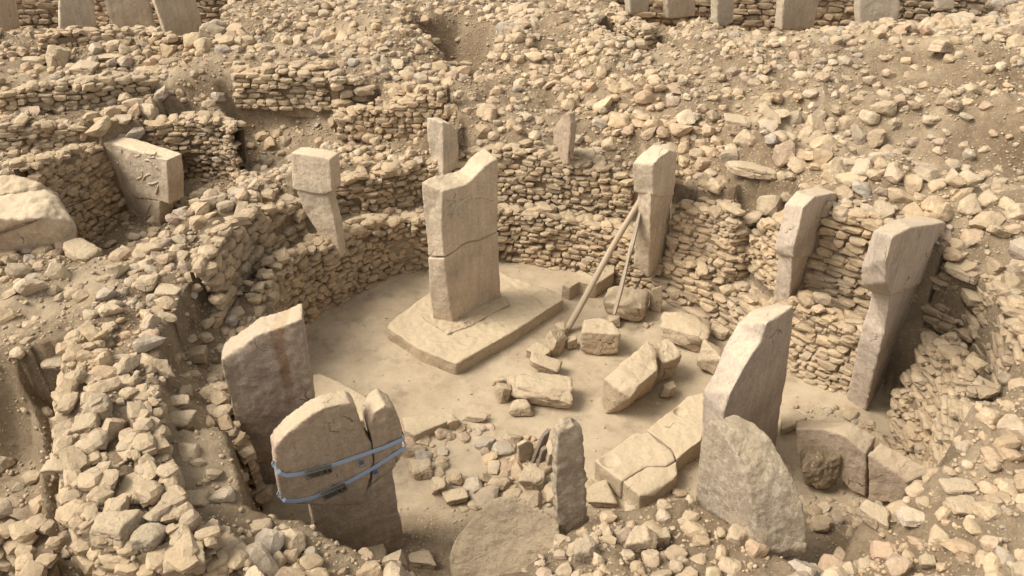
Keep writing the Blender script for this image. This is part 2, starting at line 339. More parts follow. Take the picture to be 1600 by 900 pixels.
# ------------------------------------------------------------------ terrain
def poly(pts): return np.array([P(a, b, z) for a, b, z in pts])
CTRL = [(0,60,4.9),(150,60,4.9),(330,70,4.8),(430,20,5.2),(560,20,5.3),(620,60,5.1),(560,90,4.7),(470,75,4.6),(0,110,4.6),(120,120,4.5),(300,105,4.5),
 (450,112,4.6),(650,120,4.4),(800,60,5.0),(900,30,5.4),(950,60,5.2),(1000,120,4.9),(1100,60,5.4),(1200,80,5.5),(1300,60,5.7),(1400,60,5.8),(1500,60,6.0),(1600,60,6.3),
 (740,150,4.2),(800,180,4.0),(900,180,4.1),(1000,180,4.2),(1100,150,4.6),(1200,165,4.9),(1300,190,4.9),(1400,220,4.9),(1500,240,4.9),(1600,265,4.9),(1500,150,5.5),(1600,150,5.8),
 (1300,120,5.3),(1400,140,5.4),(1120,240,3.7),(1200,195,4.9),(1300,215,4.85),(1400,247,4.85),(1500,270,4.85),(1600,292,4.85),(1205,228,3.9),(1300,243,3.8),(1400,277,3.7),(1500,303,3.6),(1600,326,3.6),(1250,260,3.8),(1350,270,3.7),(1450,300,3.6),(1580,330,3.6),(1500,330,3.6),(1000,230,3.7),
 (560,280,3.3),(600,250,3.6),(650,250,3.4),(750,225,3.7),(820,235,3.5),(950,265,3.1),(900,240,3.2),(720,270,3.3),
 (1080,285,3.1),(1130,290,3.2),(1200,300,3.6),(1300,325,4.0),(1400,345,4.0),(1500,400,3.9),(1580,450,4.0),(1560,520,3.8),(1590,620,3.8),(1700,300,4.5),(1750,500,4.4),(1750,700,4.2),
 (480,300,3.2),(400,300,3.6),(330,330,3.6),(260,390,3.6),(200,430,3.6),(140,500,3.5),(60,480,3.3),(0,480,3.4),(0,530,3.1),(40,430,3.4),(100,540,3.3),
 (400,345,3.4),(330,400,3.3),(380,430,2.9),(300,450,3.2),(300,520,2.9),(250,560,3.0),(200,530,3.2),(430,470,2.4),(450,440,2.1),(330,560,2.7),
 (110,560,3.5),(110,650,3.5),(110,750,3.5),(150,800,3.5),(200,700,3.5),(250,870,3.4),(330,870,2.9),(170,620,3.4),
 (280,640,2.9),(300,700,2.8),(340,760,2.7),(400,810,2.5),(340,620,2.9),(370,720,2.7),
 (460,830,2.3),(540,850,2.1),(600,880,2.0),(670,890,1.8),(720,898,1.7),(850,870,1.8),(950,880,2.0),(1000,850,1.8),(1100,840,1.9),(1150,890,2.2),
 (1300,895,1.4),(1345,870,1.8),(1400,800,2.4),(1480,790,2.9),(1600,800,3.6),(1500,740,3.0),(1560,700,3.5),(1600,900,3.6),(1400,890,2.4),
 (0,200,3.8),(60,215,3.9),(140,190,3.8),(240,175,3.7),(330,180,3.6),(60,270,3.1),(0,280,3.1),(110,250,3.2),(0,400,3.3),(-200,400,3.6),(-200,200,4.),(-200,60,4.9),
 (300,1000,3.4),(600,1000,2.4),(900,1000,2.4),(1200,1000,2.8),(1500,1000,3.6),(0,1000,1.6)]
cw = np.array([P(*c) for c in CTRL] + [(0, 60, 5.6), (-40, 45, 5.2), (40, 45, 6.6), (0, 90, 6.), (-60, 90, 6), (60, 90, 6.6), (-60, 0, 3.5), (60, 0, 4), (0, -20, 3), (-30, -30, 3), (30, -30, 3)])
def idw(X, Y, pts, pw=3.2):
    out = np.zeros(X.shape); ws = np.zeros(X.shape)
    for x, y, z in pts:
        wt = 1 / ((X - x) ** 2 + (Y - y) ** 2 + .15) ** (pw / 2); out += wt * z; ws += wt
    return out / ws
def sdist(X, Y, pl):
    """signed distance to polygon, positive inside"""
    d = np.full(X.shape, 1e9); ins = np.zeros(X.shape, bool); n = len(pl)
    for i in range(n):
        x0, y0 = pl[i][:2]; x1, y1 = pl[(i + 1) % n][:2]
        ex, ey = x1 - x0, y1 - y0; t = np.clip(((X - x0) * ex + (Y - y0) * ey) / (ex * ex + ey * ey + 1e-9), 0, 1)
        d = np.minimum(d, np.hypot(X - x0 - t * ex, Y - y0 - t * ey))
        c = ((y0 > Y) != (y1 > Y)) & (X < ex * (Y - y0) / (ey + 1e-12) + x0)
        ins ^= c
    return np.where(ins, d, -d)
FLOOR = [(400,745,.1),(440,640,0),(470,560,0),(482,517,0),(517,487,0),(557,463,0),(600,440,0),(667,425,0),(735,413,0),(800,410,0),(850,417,0),(893,423,0),(950,440,0),(1020,460,0),(1053,477,0),
         (1133,513,0),(1180,548,0),(1233,580,0),(1322,622,0),(1352,602,0),(1388,632,0),(1392,672,0),(1425,738,.1),(1452,742,2.3),(1400,772,2.2),(1325,800,1.9),(1300,842,1.5),(1285,880,1.2),(1245,905,1.0),(1215,900,1.1),(1180,850,1.5),(1080,785,1.5),(1000,796,1.4),(930,800,1.4),(868,835,1.5),(800,890,1.5),(700,890,1.6),(645,862,1.8),(600,852,1.9),(540,826,2.1),(480,793,2.3),(415,785,2.4)]
BENCH = [(380,455,2.0),(425,405,2.0),(463,372,2.),(490,352,2.),(530,337,1.8),(600,326,1.8),(655,318,1.7),(720,312,1.7),(800,317,1.7),(900,330,1.7),(973,337,1.7),(1010,352,1.6),(1045,398,1.4),(1085,412,1.4),(1133,433,1.4),
         (1175,425,1.7),(1210,452,1.8),(1273,457,1.8),(1360,487,1.8),(1437,517,1.8),(1483,543,1.8),(1517,600,1.8),(1530,667,1.8),(1500,700,1.9),(1455,700,2.1),(1440,740,2),
         (1200,760,1.8),(1000,600,1.8),(700,560,1.8),(480,580,1.8),(440,520,1.8),(395,510,2.1)]
REG = [  # name, polygon, expand, feather
 ('pit far left', [(-60,40,5.0),(60,52,5.0),(130,46,5.0),(200,44,5.0),(270,52,5.0),(335,40,5.),(350,0,5.2),(380,-120,5.2),(-200,-120,5)], .0, .3, 2.6),
 ('pit far right', [(965,8,5.3),(985,30,5.3),(1020,36,5.3),(1100,12,5.4),(1120,36,5.4),(1200,34,5.5),(1330,34,5.5),(1420,26,5.7),(1470,8,5.8),(1500,-60,5.9),(1480,-120,6),(950,-120,5.6)], .0, .3, 3.3),
 ('hollow', [(665,45,4.9),(690,95,4.4),(740,110,4.4),(775,95,4.5),(785,40,4.9),(715,10,5.2),(650,20,5.1)], .25, .95, 3.1),
 ('below w1', [(-40,182,3.9),(20,178,3.9),(130,168,3.9),(235,152,3.9),(300,150,3.8),(350,160,3.6),(400,163,3.4),(513,168,3.4),(525,185,3.2),(500,205,3.0),(360,200,3.5),(233,190,3.6),(100,200,3.9),(-40,215,3.95)], .3, .3),
 ('below w2', [(-40,245,3.1),(10,242,3.1),(125,232,3.1),(160,225,3.1),(150,240,3.1),(110,260,3.1),(60,300,3.1),(-40,310,3.2)], .3, .3),
 ('pit centre', [(360,205,2.4),(400,195,2.6),(470,190,2.7),(520,195,2.8),(600,220,3.0),(665,224,3.1),(665,240,3.5),(540,248,3.3),(465,258,3.3),(430,272,3.4),(400,285,3.4),(352,300,3.4)], .25, .6, -2),
 ('pit b', [(105,400,.9),(143,377,.8),(170,358,.8),(197,338,.8),(230,320,.9),(290,290,1.4),(330,280,1.6),(365,284,1.7),(372,300,3.3),(300,310,3.5),(262,330,3.5),(235,360,3.5),(195,374,3.4),(163,394,3.3),(130,376,3.2),(103,372,3.2)], .3, .35, -1),
 ('pit left', [(-500,560,3.2),(-60,560,3.2),(0,548,3.2),(50,545,3.3),(70,575,3.4),(72,650,3.5),(74,740,3.5),(86,800,3.5),(112,850,3.4),(140,885,3.4),(230,905,3.3),(300,912,3.1),(380,940,2.8),(450,1000,2.6),(400,1300,2.5),(-500,1300,3)], .0, .9, .9),
 ('corner block', [(-300,832,3.0),(-40,843,3.0),(0,856,3.0),(12,882,3.0),(4,960,3.0),(-300,960,3.0)], -.15, .3, 2.9),
 ('bench', BENCH, .42, .3),
 ('floor', FLOOR, .36, .26)]
def axis(lo, a, b, hi, st):
    core = np.arange(a, b + 1e-6, st)
    def grow(s, e):
        out = []; x = s; d = st
        while abs(x - s) < abs(e - s): d *= 1.25; x += d * np.sign(e - s); out.append(x)
        return np.array(out)
    return np.concatenate([grow(a, lo)[::-1], core, grow(b, hi)])
gx = axis(-150, -25, 25, 150, .09); gy = axis(-60, 7, 40, 260, .09)
GX, GY = np.meshgrid(gx, gy)
GZ = idw(GX, GY, cw)
FLOORW = np.zeros(GX.shape)
PITB = np.array([P(150,375,.8), P(197,338,.8), P(260,330,.8), P(290,290,1.3), P(365,284,1.7), P(330,300,1.6)])
PITC = np.array([P(360,205,2.4), P(400,200,2.5), P(470,195,2.6), P(520,195,2.8), P(600,220,3.0), P(665,224,3.1), P(400,260,2.), P(450,245,2.1), P(560,240,2.9), P(640,240,3.2)])
LOWTOPS = [P(447,455,2.2), P(482,400,2.4), P(517,392,2.), P(557,368,2.), P(600,357,1.75), P(650,352,1.65), P(735,340,1.7), P(800,334,1.75), P(850,338,1.75), P(893,350,1.6), P(950,364,1.5), P(985,383,1.3), P(1022,407,1.1), P(1053,413,1.2), P(1100,440,1.05), P(1133,462,1.05), P(1180,487,1.2), P(1233,478,1.85), P(1275,512,1.75), P(1330,535,1.8), P(1380,528,2.2), P(1405,545,2.3), P(1428,590,2.4), P(1440,650,2.4)]
for nm, pts, ex, fe, *zr in REG:
    pw = poly(pts); s = sdist(GX, GY, pw)
    if zr: z = zr[0] if zr[0] > 0 else idw(GX, GY, PITB if zr[0] == -1 else PITC)
    elif nm == 'bench': z = idw(GX, GY, list(pw[:26]) + LOWTOPS) - .06
    else: z = idw(GX, GY, pw) if nm != 'floor' else .05 + .35 * np.clip((14.0 - GY) / 3, 0, 1) * (GX > 2.5) - .1 * ((GY < 13) & (GX < 1))
    tt = np.clip((s + ex + .05 * fbm(np.stack([GX, GY, GX * 0], -1) * 2, 3)) / fe, 0, 1); tt = tt * tt * (3 - 2 * tt)
    GZ = GZ * (1 - tt) + z * tt
    if nm == 'floor': FLOORW = tt
    elif nm == 'bench': BENCHW = tt
# the floor stays smooth, the rest is rough
PP = np.stack([GX, GY, GX * 0], -1)
rough = 1 - FLOORW * .93
front = np.clip((13.2 - GY) / 1.5, 0, 1) * FLOORW
rough = np.maximum(rough, front * .35) * (1 - .55 * BENCHW)
GZ += rough * (fbm(PP * .55, 3, 3) * .32 + fbm(PP * 2.3, 4, 9) * .20 + fbm(PP * 9, 3, 21) * .055)
for a_, k_ in WSPEC:                          # the earth meets each wall: low in front of its face, no higher than its top behind
    wp = np.array(a_[2]); x0, x1, y0, y1 = wp[:, 0].min() - 1.5, wp[:, 0].max() + 1.5, wp[:, 1].min() - 1.5, wp[:, 1].max() + 1.5
    I0, I1 = np.searchsorted(gx, (x0, x1)); J0, J1 = np.searchsorted(gy, (y0, y1))
    sx, sy = GX[J0:J1, I0:I1], GY[J0:J1, I0:I1]; Zs = GZ[J0:J1, I0:I1]; bd = np.full(sx.shape, 9.); bo = np.zeros(sx.shape); bb = np.zeros(sx.shape); bt = np.zeros(sx.shape)
    for q in range(len(wp) - 1):
        ex, ey = wp[q + 1][0] - wp[q][0], wp[q + 1][1] - wp[q][1]; l_ = math.hypot(ex, ey)
        tr = ((sx - wp[q][0]) * ex + (sy - wp[q][1]) * ey) / l_ ** 2
        lo_ = 0 if q == 0 else -9; hi_ = 1 if q == len(wp) - 2 else 9
        tc_ = np.clip(tr, 0, 1); dx_ = sx - wp[q][0] - tc_ * ex; dy_ = sy - wp[q][1] - tc_ * ey; d_ = np.hypot(dx_, dy_)
        o_ = np.where((dx_ * ey - dy_ * ex) > 0, 1, -1) * d_
        m_ = (d_ < bd) & (tr >= lo_) & (tr <= hi_)
        bd[m_] = d_[m_]; bo[m_] = o_[m_]; bb[m_] = (wp[q][2] + tc_ * (wp[q + 1][2] - wp[q][2]))[m_]; bt[m_] = (wp[q][3] + tc_ * (wp[q + 1][3] - wp[q][3]))[m_]
    nz = .10 * fbm(np.stack([sx, sy, sx * 0], -1) * 2.5, 3, 8)
    m_ = (bo < -.12) & (bo > -1.3); cap = bt - .03 + nz + np.clip(-bo - .5, 0, 9) * .9; Zs = np.where(m_, np.minimum(Zs, cap), Zs)
    m_ = (bo >= -.12) & (bo < .9) & (bd < 8); cap = bb + .04 + nz * .5 + np.clip(bo - .35, 0, 9) * 1.6; Zs = np.where(m_, np.minimum(Zs, cap), Zs)
    GZ[J0:J1, I0:I1] = Zs
FLOORC = np.clip(np.clip((FLOORW - .9) * 10, 0, 1) - np.clip((12.9 - GY) / .8 - fbm(PP * 1.2, 3, 4) * .6, 0, 1) - .35 * BENCHW * 0, 0, 1)
FLOORC = np.clip(FLOORC + .38 * BENCHW * (1 - FLOORW), 0, 1)
def path_w(pts, wd):
    pl = poly(pts); d = np.full(GX.shape, 1e9)
    for i in range(len(pl) - 1):
        x0, y0 = pl[i][:2]; ex, ey = pl[i + 1][0] - x0, pl[i + 1][1] - y0
        t = np.clip(((GX - x0) * ex + (GY - y0) * ey) / (ex * ex + ey * ey), 0, 1); d = np.minimum(d, np.hypot(GX - x0 - t * ex, GY - y0 - t * ey))
    return np.clip(1.25 - d / wd + fbm(PP * .8, 3, 31) * .5, 0, 1)
DUST = np.maximum.reduce([path_w([(1190,172,4.9),(1300,190,4.9),(1400,222,4.9),(1500,245,4.9),(1640,275,4.9)], 1.25), path_w([(0,115,4.5),(120,118,4.5),(260,105,4.6),(400,85,4.7),(520,60,4.9),(600,20,5.3)], .8),
    path_w([(0,480,3.3),(80,470,3.4),(140,430,3.5)], 1.1), path_w([(290,700,2.9),(270,640,2.9),(340,770,2.7)], .7), path_w([(430,75,4.7),(560,50,5)], .8), path_w([(1100,35,5.6),(1480,75,5.8)], .6)])
FLOORC = np.clip(FLOORC + .45 * DUST, 0, 1)
ny, nx = GX.shape
idx = np.arange(ny * nx).reshape(ny, nx)
Fq = np.stack([idx[:-1, :-1], idx[:-1, 1:], idx[1:, 1:], idx[1:, :-1]], -1).reshape(-1, 4)
me = tri_mesh('ground', np.stack([GX, GY, GZ], -1).reshape(-1, 3), Fq, True)
at = me.attributes.new('floor', 'FLOAT', 'POINT'); at.data.foreach_set('value', FLOORC.astype(np.float32).ravel())
ground = tag(meshobj('ground', me, M_earth), 'trodden earth of the excavation with a pale swept floor in the ring', kind='structure')
def hgt(x, y):
    x = np.asarray(x, float); y = np.asarray(y, float)
    i = np.clip(np.searchsorted(gx, x) - 1, 0, nx - 2); j = np.clip(np.searchsorted(gy, y) - 1, 0, ny - 2)
    u = np.clip((x - gx[i]) / (gx[i + 1] - gx[i]), 0, 1); v = np.clip((y - gy[j]) / (gy[j + 1] - gy[j]), 0, 1)
    return GZ[j, i] * (1 - u) * (1 - v) + GZ[j, i + 1] * u * (1 - v) + GZ[j + 1, i] * (1 - u) * v + GZ[j + 1, i + 1] * u * v
def hit(px, py):
    z = np.linspace(8, -1, 1800); q = np.array([P(px, py, zz) for zz in z[::1]])
    g = hgt(q[:, 0], q[:, 1]); k = np.argmax(q[:, 2] <= g)
    return q[k]

# ------------------------------------------------------------------ dry-stone walls
def build_wall(name, label, pts, hc=(.095, .185), ln=(.14, .42), thick=.42, batter=.07, mat=None, top=True, seed=0, sub0=.12, prow=1.):
    r = np.random.default_rng(900 + seed); mat = mat or M_wall
    pts = np.array(pts, float); pts[:, 2] -= sub0
    seg = np.hypot(np.diff(pts[:, 0]), np.diff(pts[:, 1])); S = np.concatenate([[0], np.cumsum(seg)]); L = S[-1]
    def at(s):
        return [np.interp(s, S, pts[:, k]) for k in range(4)]
    def tang(s):
        a = at(np.clip(s - .25, 0, L)); b = at(np.clip(s + .25, 0, L)); t = np.array([b[0] - a[0], b[1] - a[1]]); return t / (np.linalg.norm(t, axis=0) + 1e-9)
    locs, scl, az, tx, ty = [], [], [], [], []
    zmin = pts[:, 2].min(); zmax = pts[:, 3].max(); z = zmin; row = 0
    while z < zmax:
        h = r.uniform(*hc); s = -r.uniform(0, .3)
        while s < L:
            big = r.random() < .13
            l = r.uniform(*ln) * (1.6 if big else 1); sc_ = s + l / 2
            if 0 <= sc_ <= L and r.random() > .02:
                x, y, zb, zt = at(sc_)
                zz = z + h / 2 + .09 * vnoise(np.array([sc_ * .8, row * .13, seed])) + .03 * r.normal()
                if zb <= zz + .1 and zz < zt - h * .2 + .14 * vnoise(np.array([sc_ * 1.3, 3.3, seed + 7])):
                    t = tang(sc_); n = (t[1], -t[0]); off = -(batter * (zz - zb)) + .035 * r.normal() - .10 + .10 * vnoise(np.array([sc_ * .9, zz * 1.1, seed + 3]))
                    hh = h * r.uniform(.86, 1.2) * (1.3 if big else 1)
                    locs.append((x + n[0] * off, y + n[1] * off, zz)); scl.append((l * .53, r.uniform(.15, .23), hh * .535))
                    az.append(math.atan2(t[1], t[0]) + r.normal() * .07); tx.append(r.normal() * .06); ty.append(r.normal() * .05)
                    if r.random() < .6:     # chinking stones
                        q = r.uniform(.035, .06); locs.append((x + n[0] * (off + .06) + t[0] * l * .5, y + n[1] * (off + .06) + t[1] * l * .5, zz + r.normal() * .05)); scl.append((q * 1.4, q, q))
                        az.append(r.uniform(0, 6)); tx.append(r.normal() * .3); ty.append(r.normal() * .3)
            s += l
        z += h; row += 1
    if top:
        n_ = int(L * 12 * prow)
        for q in range(n_):
            s = r.uniform(0, L); x, y, zb, zt = at(s); t = tang(s); n = (t[1], -t[0]); sz = r.uniform(.08, .21)
            off = -(batter * (zt - zb)) - r.uniform(.0, 1) ** 1.2 * thick * 1.25 - .05
            locs.append((x + n[0] * off, y + n[1] * off, zt + r.uniform(-.08, .07) + sz * .1)); scl.append((sz * r.uniform(.9, 1.6), sz, sz * r.uniform(.45, .75)))
            az.append(math.atan2(t[1], t[0]) + r.normal() * .7); tx.append(r.normal() * .16); ty.append(r.normal() * .16)
    V1, F1 = batch(PBOX, 2, np.array(locs), np.array(scl), np.array(az), np.array(tx), np.array(ty))
    # earth core behind the stones
    ss = np.linspace(0, L, max(2, int(L / .12))); cv = []
    A = at(ss); T = tang(ss); nrm = np.stack([T[1], -T[0]], 1)
    for k in range(len(ss)):
        x, y, zb, zt = A[0][k], A[1][k], A[2][k], A[3][k]; n = nrm[k]; zt -= .10
        f = .095; bt = batter * (zt - zb)
        cv += [(x - n[0] * f, y - n[1] * f, zb - .3), (x - n[0] * (f + bt), y - n[1] * (f + bt), zt - .02), (x - n[0] * (f + bt + .1), y - n[1] * (f + bt + .1), zt),
               (x - n[0] * (thick + bt + .1), y - n[1] * (thick + bt + .1), zt - .02), (x - n[0] * (thick + .05), y - n[1] * (thick + .05), zb - .3)]
    cv = np.array(cv); cv[:, :2] += .02 * r.normal(size=(len(cv), 2)); cf = []
    for k in range(len(ss) - 1):
        for e in range(5):
            a, b = k * 5 + e, k * 5 + (e + 1) % 5; cf.append((a, a + 5, b + 5, b))
    root = meshobj(name, tri_mesh(name, V1, F1, False), mat)
    tag(root, label, 'stone wall', 'dry-stone walls of the excavation')
    core = meshobj('earth_core', tri_mesh('earth_core', cv, cf, False), M_core, root)
    return root
M_core = simple('packed_earth', (.25, .185, .12), .98, 0, 14, .5, .8)

for a_, k_ in WSPEC: build_wall(*a_, **k_)

# ------------------------------------------------------------------ slabs and pillars cut from an outline
def voxel_solid(V, Fs, vox, smooth_it=3, amp=(.03, .012), fr=(1.6, 7.), seed=0, hook=None):
    me = bpy.data.meshes.new('tmp'); me.from_pydata([tuple(v) for v in V], [], [tuple(f) for f in Fs]); me.update()
    bm = bmesh.new(); bm.from_mesh(me); bmesh.ops.recalc_face_normals(bm, faces=bm.faces); bm.to_mesh(me); bm.free()
    o = bpy.data.objects.new('tmp', me); COL.objects.link(o)
    m = o.modifiers.new('r', 'REMESH'); m.mode = 'VOXEL'; m.voxel_size = vox
    if smooth_it: s = o.modifiers.new('s', 'SMOOTH'); s.factor = .5; s.iterations = smooth_it
    dg = bpy.context.evaluated_depsgraph_get(); ev = o.evaluated_get(dg)
    out = bpy.data.meshes.new_from_object(ev); bpy.data.objects.remove(o); bpy.data.meshes.remove(me)
    n = len(out.vertices); co_ = np.empty(n * 3, np.float32); out.vertices.foreach_get('co', co_); co_ = co_.reshape(-1, 3).astype(float)
    nm = np.empty(n * 3, np.float32); out.vertices.foreach_get('normal', nm); nm = nm.reshape(-1, 3)
    q = co_ + seed * 3.1
    rd = 1 - np.abs(fbm(q * fr[0] * 1.7, 4, seed + 2)) * 3
    d = fbm(q * fr[0], 4, seed) * amp[0] * 2 + fbm(q * fr[1], 4, seed + 1) * amp[1] * 2 - np.clip(rd, 0, 1) * amp[1] * .8
    co_ = co_ + nm * d[:, None]
    if hook: co_ = hook(co_, nm)
    out.vertices.foreach_set('co', co_.astype(np.float32).ravel())
    out.polygons.foreach_set('use_smooth', np.ones(len(out.polygons), bool)); out.update()
    return out
def plane_pt(px, py, A, n):                  # view ray onto the vertical plane through A with normal n
    u = (px - 800) / FPX; v = (450 - py) / FPX
    d = np.array((u, cT + v * sT, -sT + v * cT)); o = np.array((0, 0, HC))
    t = np.dot(A - o, n) / np.dot(d, n); return o + d * t
class Plane:
    def __init__(s, a, b, z0, narrow=None, thick=None, z1=None, ang=None):
        """a, b: two pixels of the broad face at height z0 (a = corner)"""
        s.A = P(*a, z0); B = P(*b, z0 if z1 is None else z1); t = B - s.A; t[2] = 0; s.t = t / np.linalg.norm(t)
        if ang is not None: s.t = np.array((math.cos(R(ang)), math.sin(R(ang)), 0))
        s.n = np.array((-s.t[1], s.t[0], 0))
        if s.n[1] < 0: s.n = -s.n            # points away from the camera
        s.th = thick if thick else abs(np.dot(P(*narrow, z0) - s.A, s.n))
    def pt(s, px, py): return plane_pt(px, py, s.A, s.n)
def prism(front, vec):
    k = len(front); V = list(front) + [f + vec for f in front]
    return V, [tuple(range(k))] + [tuple(range(2 * k - 1, k - 1, -1))] + [(i, i + k, (i + 1) % k + k, (i + 1) % k) for i in range(k)]
def slab_part(name, pl, outline, mat, parent, vox=.04, off=0., th=None, seed=0, sm=3, amp=(.02, .008), hook=None, base=None, back=None):
    fr = [pl.pt(*q) + pl.n * off for q in outline]
    V, F = prism(fr, pl.n * (th or pl.th))
    if back:                                 # the far face has its own outline
        A0 = pl.A; pl.A = A0 + pl.n * (th or pl.th); V = fr + [pl.pt(*q) for q in back]; pl.A = A0
    base = np.array(parent.location) if parent is not None else base
    V = [v - base for v in V]
    return meshobj(name, voxel_solid(V, F, vox, sm, amp, seed=seed, hook=hook), mat, parent)
def relief(name, pl, px_pts, parent, mat, rad=.03, off=0.):
    pts = [pl.pt(*q) + pl.n * off - np.array(parent.location) for q in px_pts]
    cu = bpy.data.curves.new(name, 'CURVE'); cu.dimensions = '3D'; sp = cu.splines.new('NURBS'); sp.points.add(len(pts) - 1)
    for q, p in zip(sp.points, pts): q.co = (*p, 1)
    sp.use_endpoint_u = True; sp.order_u = 3; cu.bevel_depth = rad; cu.bevel_resolution = 2; cu.use_fill_caps = True
    o = bpy.data.objects.new(name, cu); me = bpy.data.meshes.new_from_object(o); bpy.data.objects.remove(o)
    for p_ in me.polygons: p_.use_smooth = True
    return meshobj(name, me, mat, parent)
PG = 'T-shaped stone pillars of the ring'

# central pillar
pl = Plane((708,503), (782,463), .5, narrow=(676,498))
cp = thing('stone_pillar', 'tall cracked central pillar with a hollowed top, standing on the raised platform', 'pillar', P(720, 490, .4))
slab_part('lower_block', pl, [(708,507),(784,467),(781,420),(779.5,363),(766,370),(748,377.8),(738,378),(724,384),(708,396),(694,403.3),(700,455)], M_pil, cp, .03, seed=1, sm=1, amp=(.010,.006),
          back=[(676,503),(756,452),(753,405),(752,348),(738,357),(722,364),(712,366),(698,372),(682,384),(668,403.5),(671,452)])
slab_part('upper_block', pl, [(693.5,402),(707,395),(723,382.5),(737,376.5),(747,376.5),(765,369),(779,361.5),(779,300),(778,248),(766,254),(757,261),(748,270),(738,281),(728,289),(716,293),(704,296),(692,299),(690,350)], M_pil, cp, .03, seed=2, sm=1, amp=(.012,.006),
          back=[(668,401),(681,382),(697,370),(711,364),(721,362),(737,355),(752,346),(752,285),(757,231),(745,237),(735,246),(726,258),(717,265),(705,269),(692,272),(676,276),(658,285),(663,345)])
for pts_ in ([(708,334),(712,325),(722,315),(738,307),(755,306),(772,313)], [(704,337),(709,340),(712,331)], [(716,335),(721,340),(727,325)]):
    relief('arm_carving', pl, pts_, cp, M_pil, .036, .0)
# platform
PLT = [P(604,511,.45), P(655,545,.45), P(712,569,.45), P(800,519,.45), P(880,468,.45), P(872,455,.45), P(800,432,.45), P(752,412,.45), P(728,412,.45), P(660,465,.45), P(615,497,.45)]
base = P(742, 490, 0)
V, F = prism([p - base for p in PLT], np.array((0, 0, -.55)))
pf = meshobj('stone_platform', voxel_solid(V, F, .04, 1, (.03, .014), seed=4), M_slab); pf.location = base
tag(pf, 'raised rectangular bedrock platform under the central pillar', 'platform')
V, F = prism([P(*q, .505) - P(725,495,.45) for q in [(655,489),(672,503),(700,521),(735,508),(797,474),(790,463),(700,463)]], np.array((0, 0, -.12)))
so_ = meshobj('socket_rim', voxel_solid(V, F, .03, 1, (.03, .02), (3, 9), seed=5), M_blk); so_.location = P(725,495,.45) - base; so_.parent = pf

# narrow leaning pillar (left back)
pl = Plane((530,404), (497,391), 1.75, thick=.34)
pl = Plane((456,236), (518,247), 4.75, thick=.36); dpt = P(530,404,1.6); pl.A = dpt
t = thing('stone_pillar', 'narrow leaning T-shaped pillar with a block head, left of the central pillar', 'pillar', P(520,400,1.6), PG)
slab_part('head', pl, [(456,237),(470,238),(500,243),(518,247),(520,275),(521,298),(508,303),(480,300),(459,294)], M_pil, t, .035, th=.50, off=-.07, seed=6)
slab_part('shaft', pl, [(462,292),(512,300),(524,350),(533,402),(530,408),(516,398),(495,362),(478,335),(466,306)], M_pil, t, .035, seed=7)

# pillar with reliefs (far left)
pl = Plane((161,219), (263,249), 3.25, thick=.55); pl.A = P(245,355,.7)
t = thing('stone_pillar', 'broad pillar covered in carved reliefs with a slanting top, in the left pit', 'pillar', P(230,350,.7), PG)
slab_part('head', pl, [(162,222),(176,223),(215,235),(262,250),(265,285),(266,319),(250,315),(236,312),(195,308),(184,290),(172,255)], M_pil, t, .04, th=.62, off=-.03, seed=8)
slab_part('shaft', pl, [(190,302),(250,314),(251,330),(248,362),(225,357),(199,348),(194,325)], M_pil, t, .04, seed=9)
rr = random.Random(5)
for k in range(13):
    x0 = 182 + rr.random() * 68; y0 = 238 + rr.random() * 58; a = rr.random() * 6; l = 5 + rr.random() * 7; cuv = rr.uniform(-1, 1)
    relief('carved_figure', pl, [(x0 + l * q * math.cos(a + cuv * q), y0 + l * q * math.sin(a + cuv * q) * .8) for q in (0, .5, 1, 1.5)], t, M_pil, .042, -.014)
for pts_ in ([(206,328),(214,338),(226,342),(234,336)], [(226,342),(228,330),(236,318)], [(214,338),(205,346)]): relief('carved_figure', pl, pts_, t, M_pil, .022, .01)

# small pillar behind the central pillar
pl = Plane((693,270), (718,263), 2.6, thick=.5, ang=40)
t = thing('stone_pillar', 'pale short T-shaped pillar showing just behind the top of the central pillar', 'pillar', P(695,315,1.7), PG)
pl.A = P(694,318,1.7)
slab_part('head', pl, [(693,271),(718,264),(717,230),(715,203),(704,193),(692,190)], M_pilw, t, .04, seed=10, th=.55, back=[(672,262),(698,255),(697,222),(697,192),(684,182),(665,183)])
slab_part('shaft', pl, [(692,268),(708,264),(707,330),(693,330)], M_pilw, t, .04, seed=11, th=.48, back=[(672,260),(692,256),(692,320),(672,320)])

# propped pillar
pl = Plane((1012,430), (1040,399), 1.0, thick=.52, ang=52)
t = thing('stone_pillar', 'tall round-topped pillar held up by two timber props', 'pillar', P(1012,430,.9), PG)
slab_part('head', pl, [(1019,305),(1019,280),(1020,256),(1030,245),(1045,235),(1056,238),(1057,245),(1054,275),(1052,306),(1035,308)], M_pilw, t, .04, seed=12, th=.58, off=-.03, sm=2,
          back=[(990,300),(988,275),(988,254),(1000,240),(1020,226),(1045,224),(1050,235),(1040,265),(1035,295),(1020,300)])
slab_part('shaft', pl, [(1014,436),(1016,370),(1017,300),(1051,300),(1047,350),(1044,372),(1038,402),(1026,420)], M_pil, t, .04, seed=13, sm=2,
          back=[(990,415),(991,360),(996,297),(1025,294),(1022,340),(1020,362),(1015,390),(1003,402)])

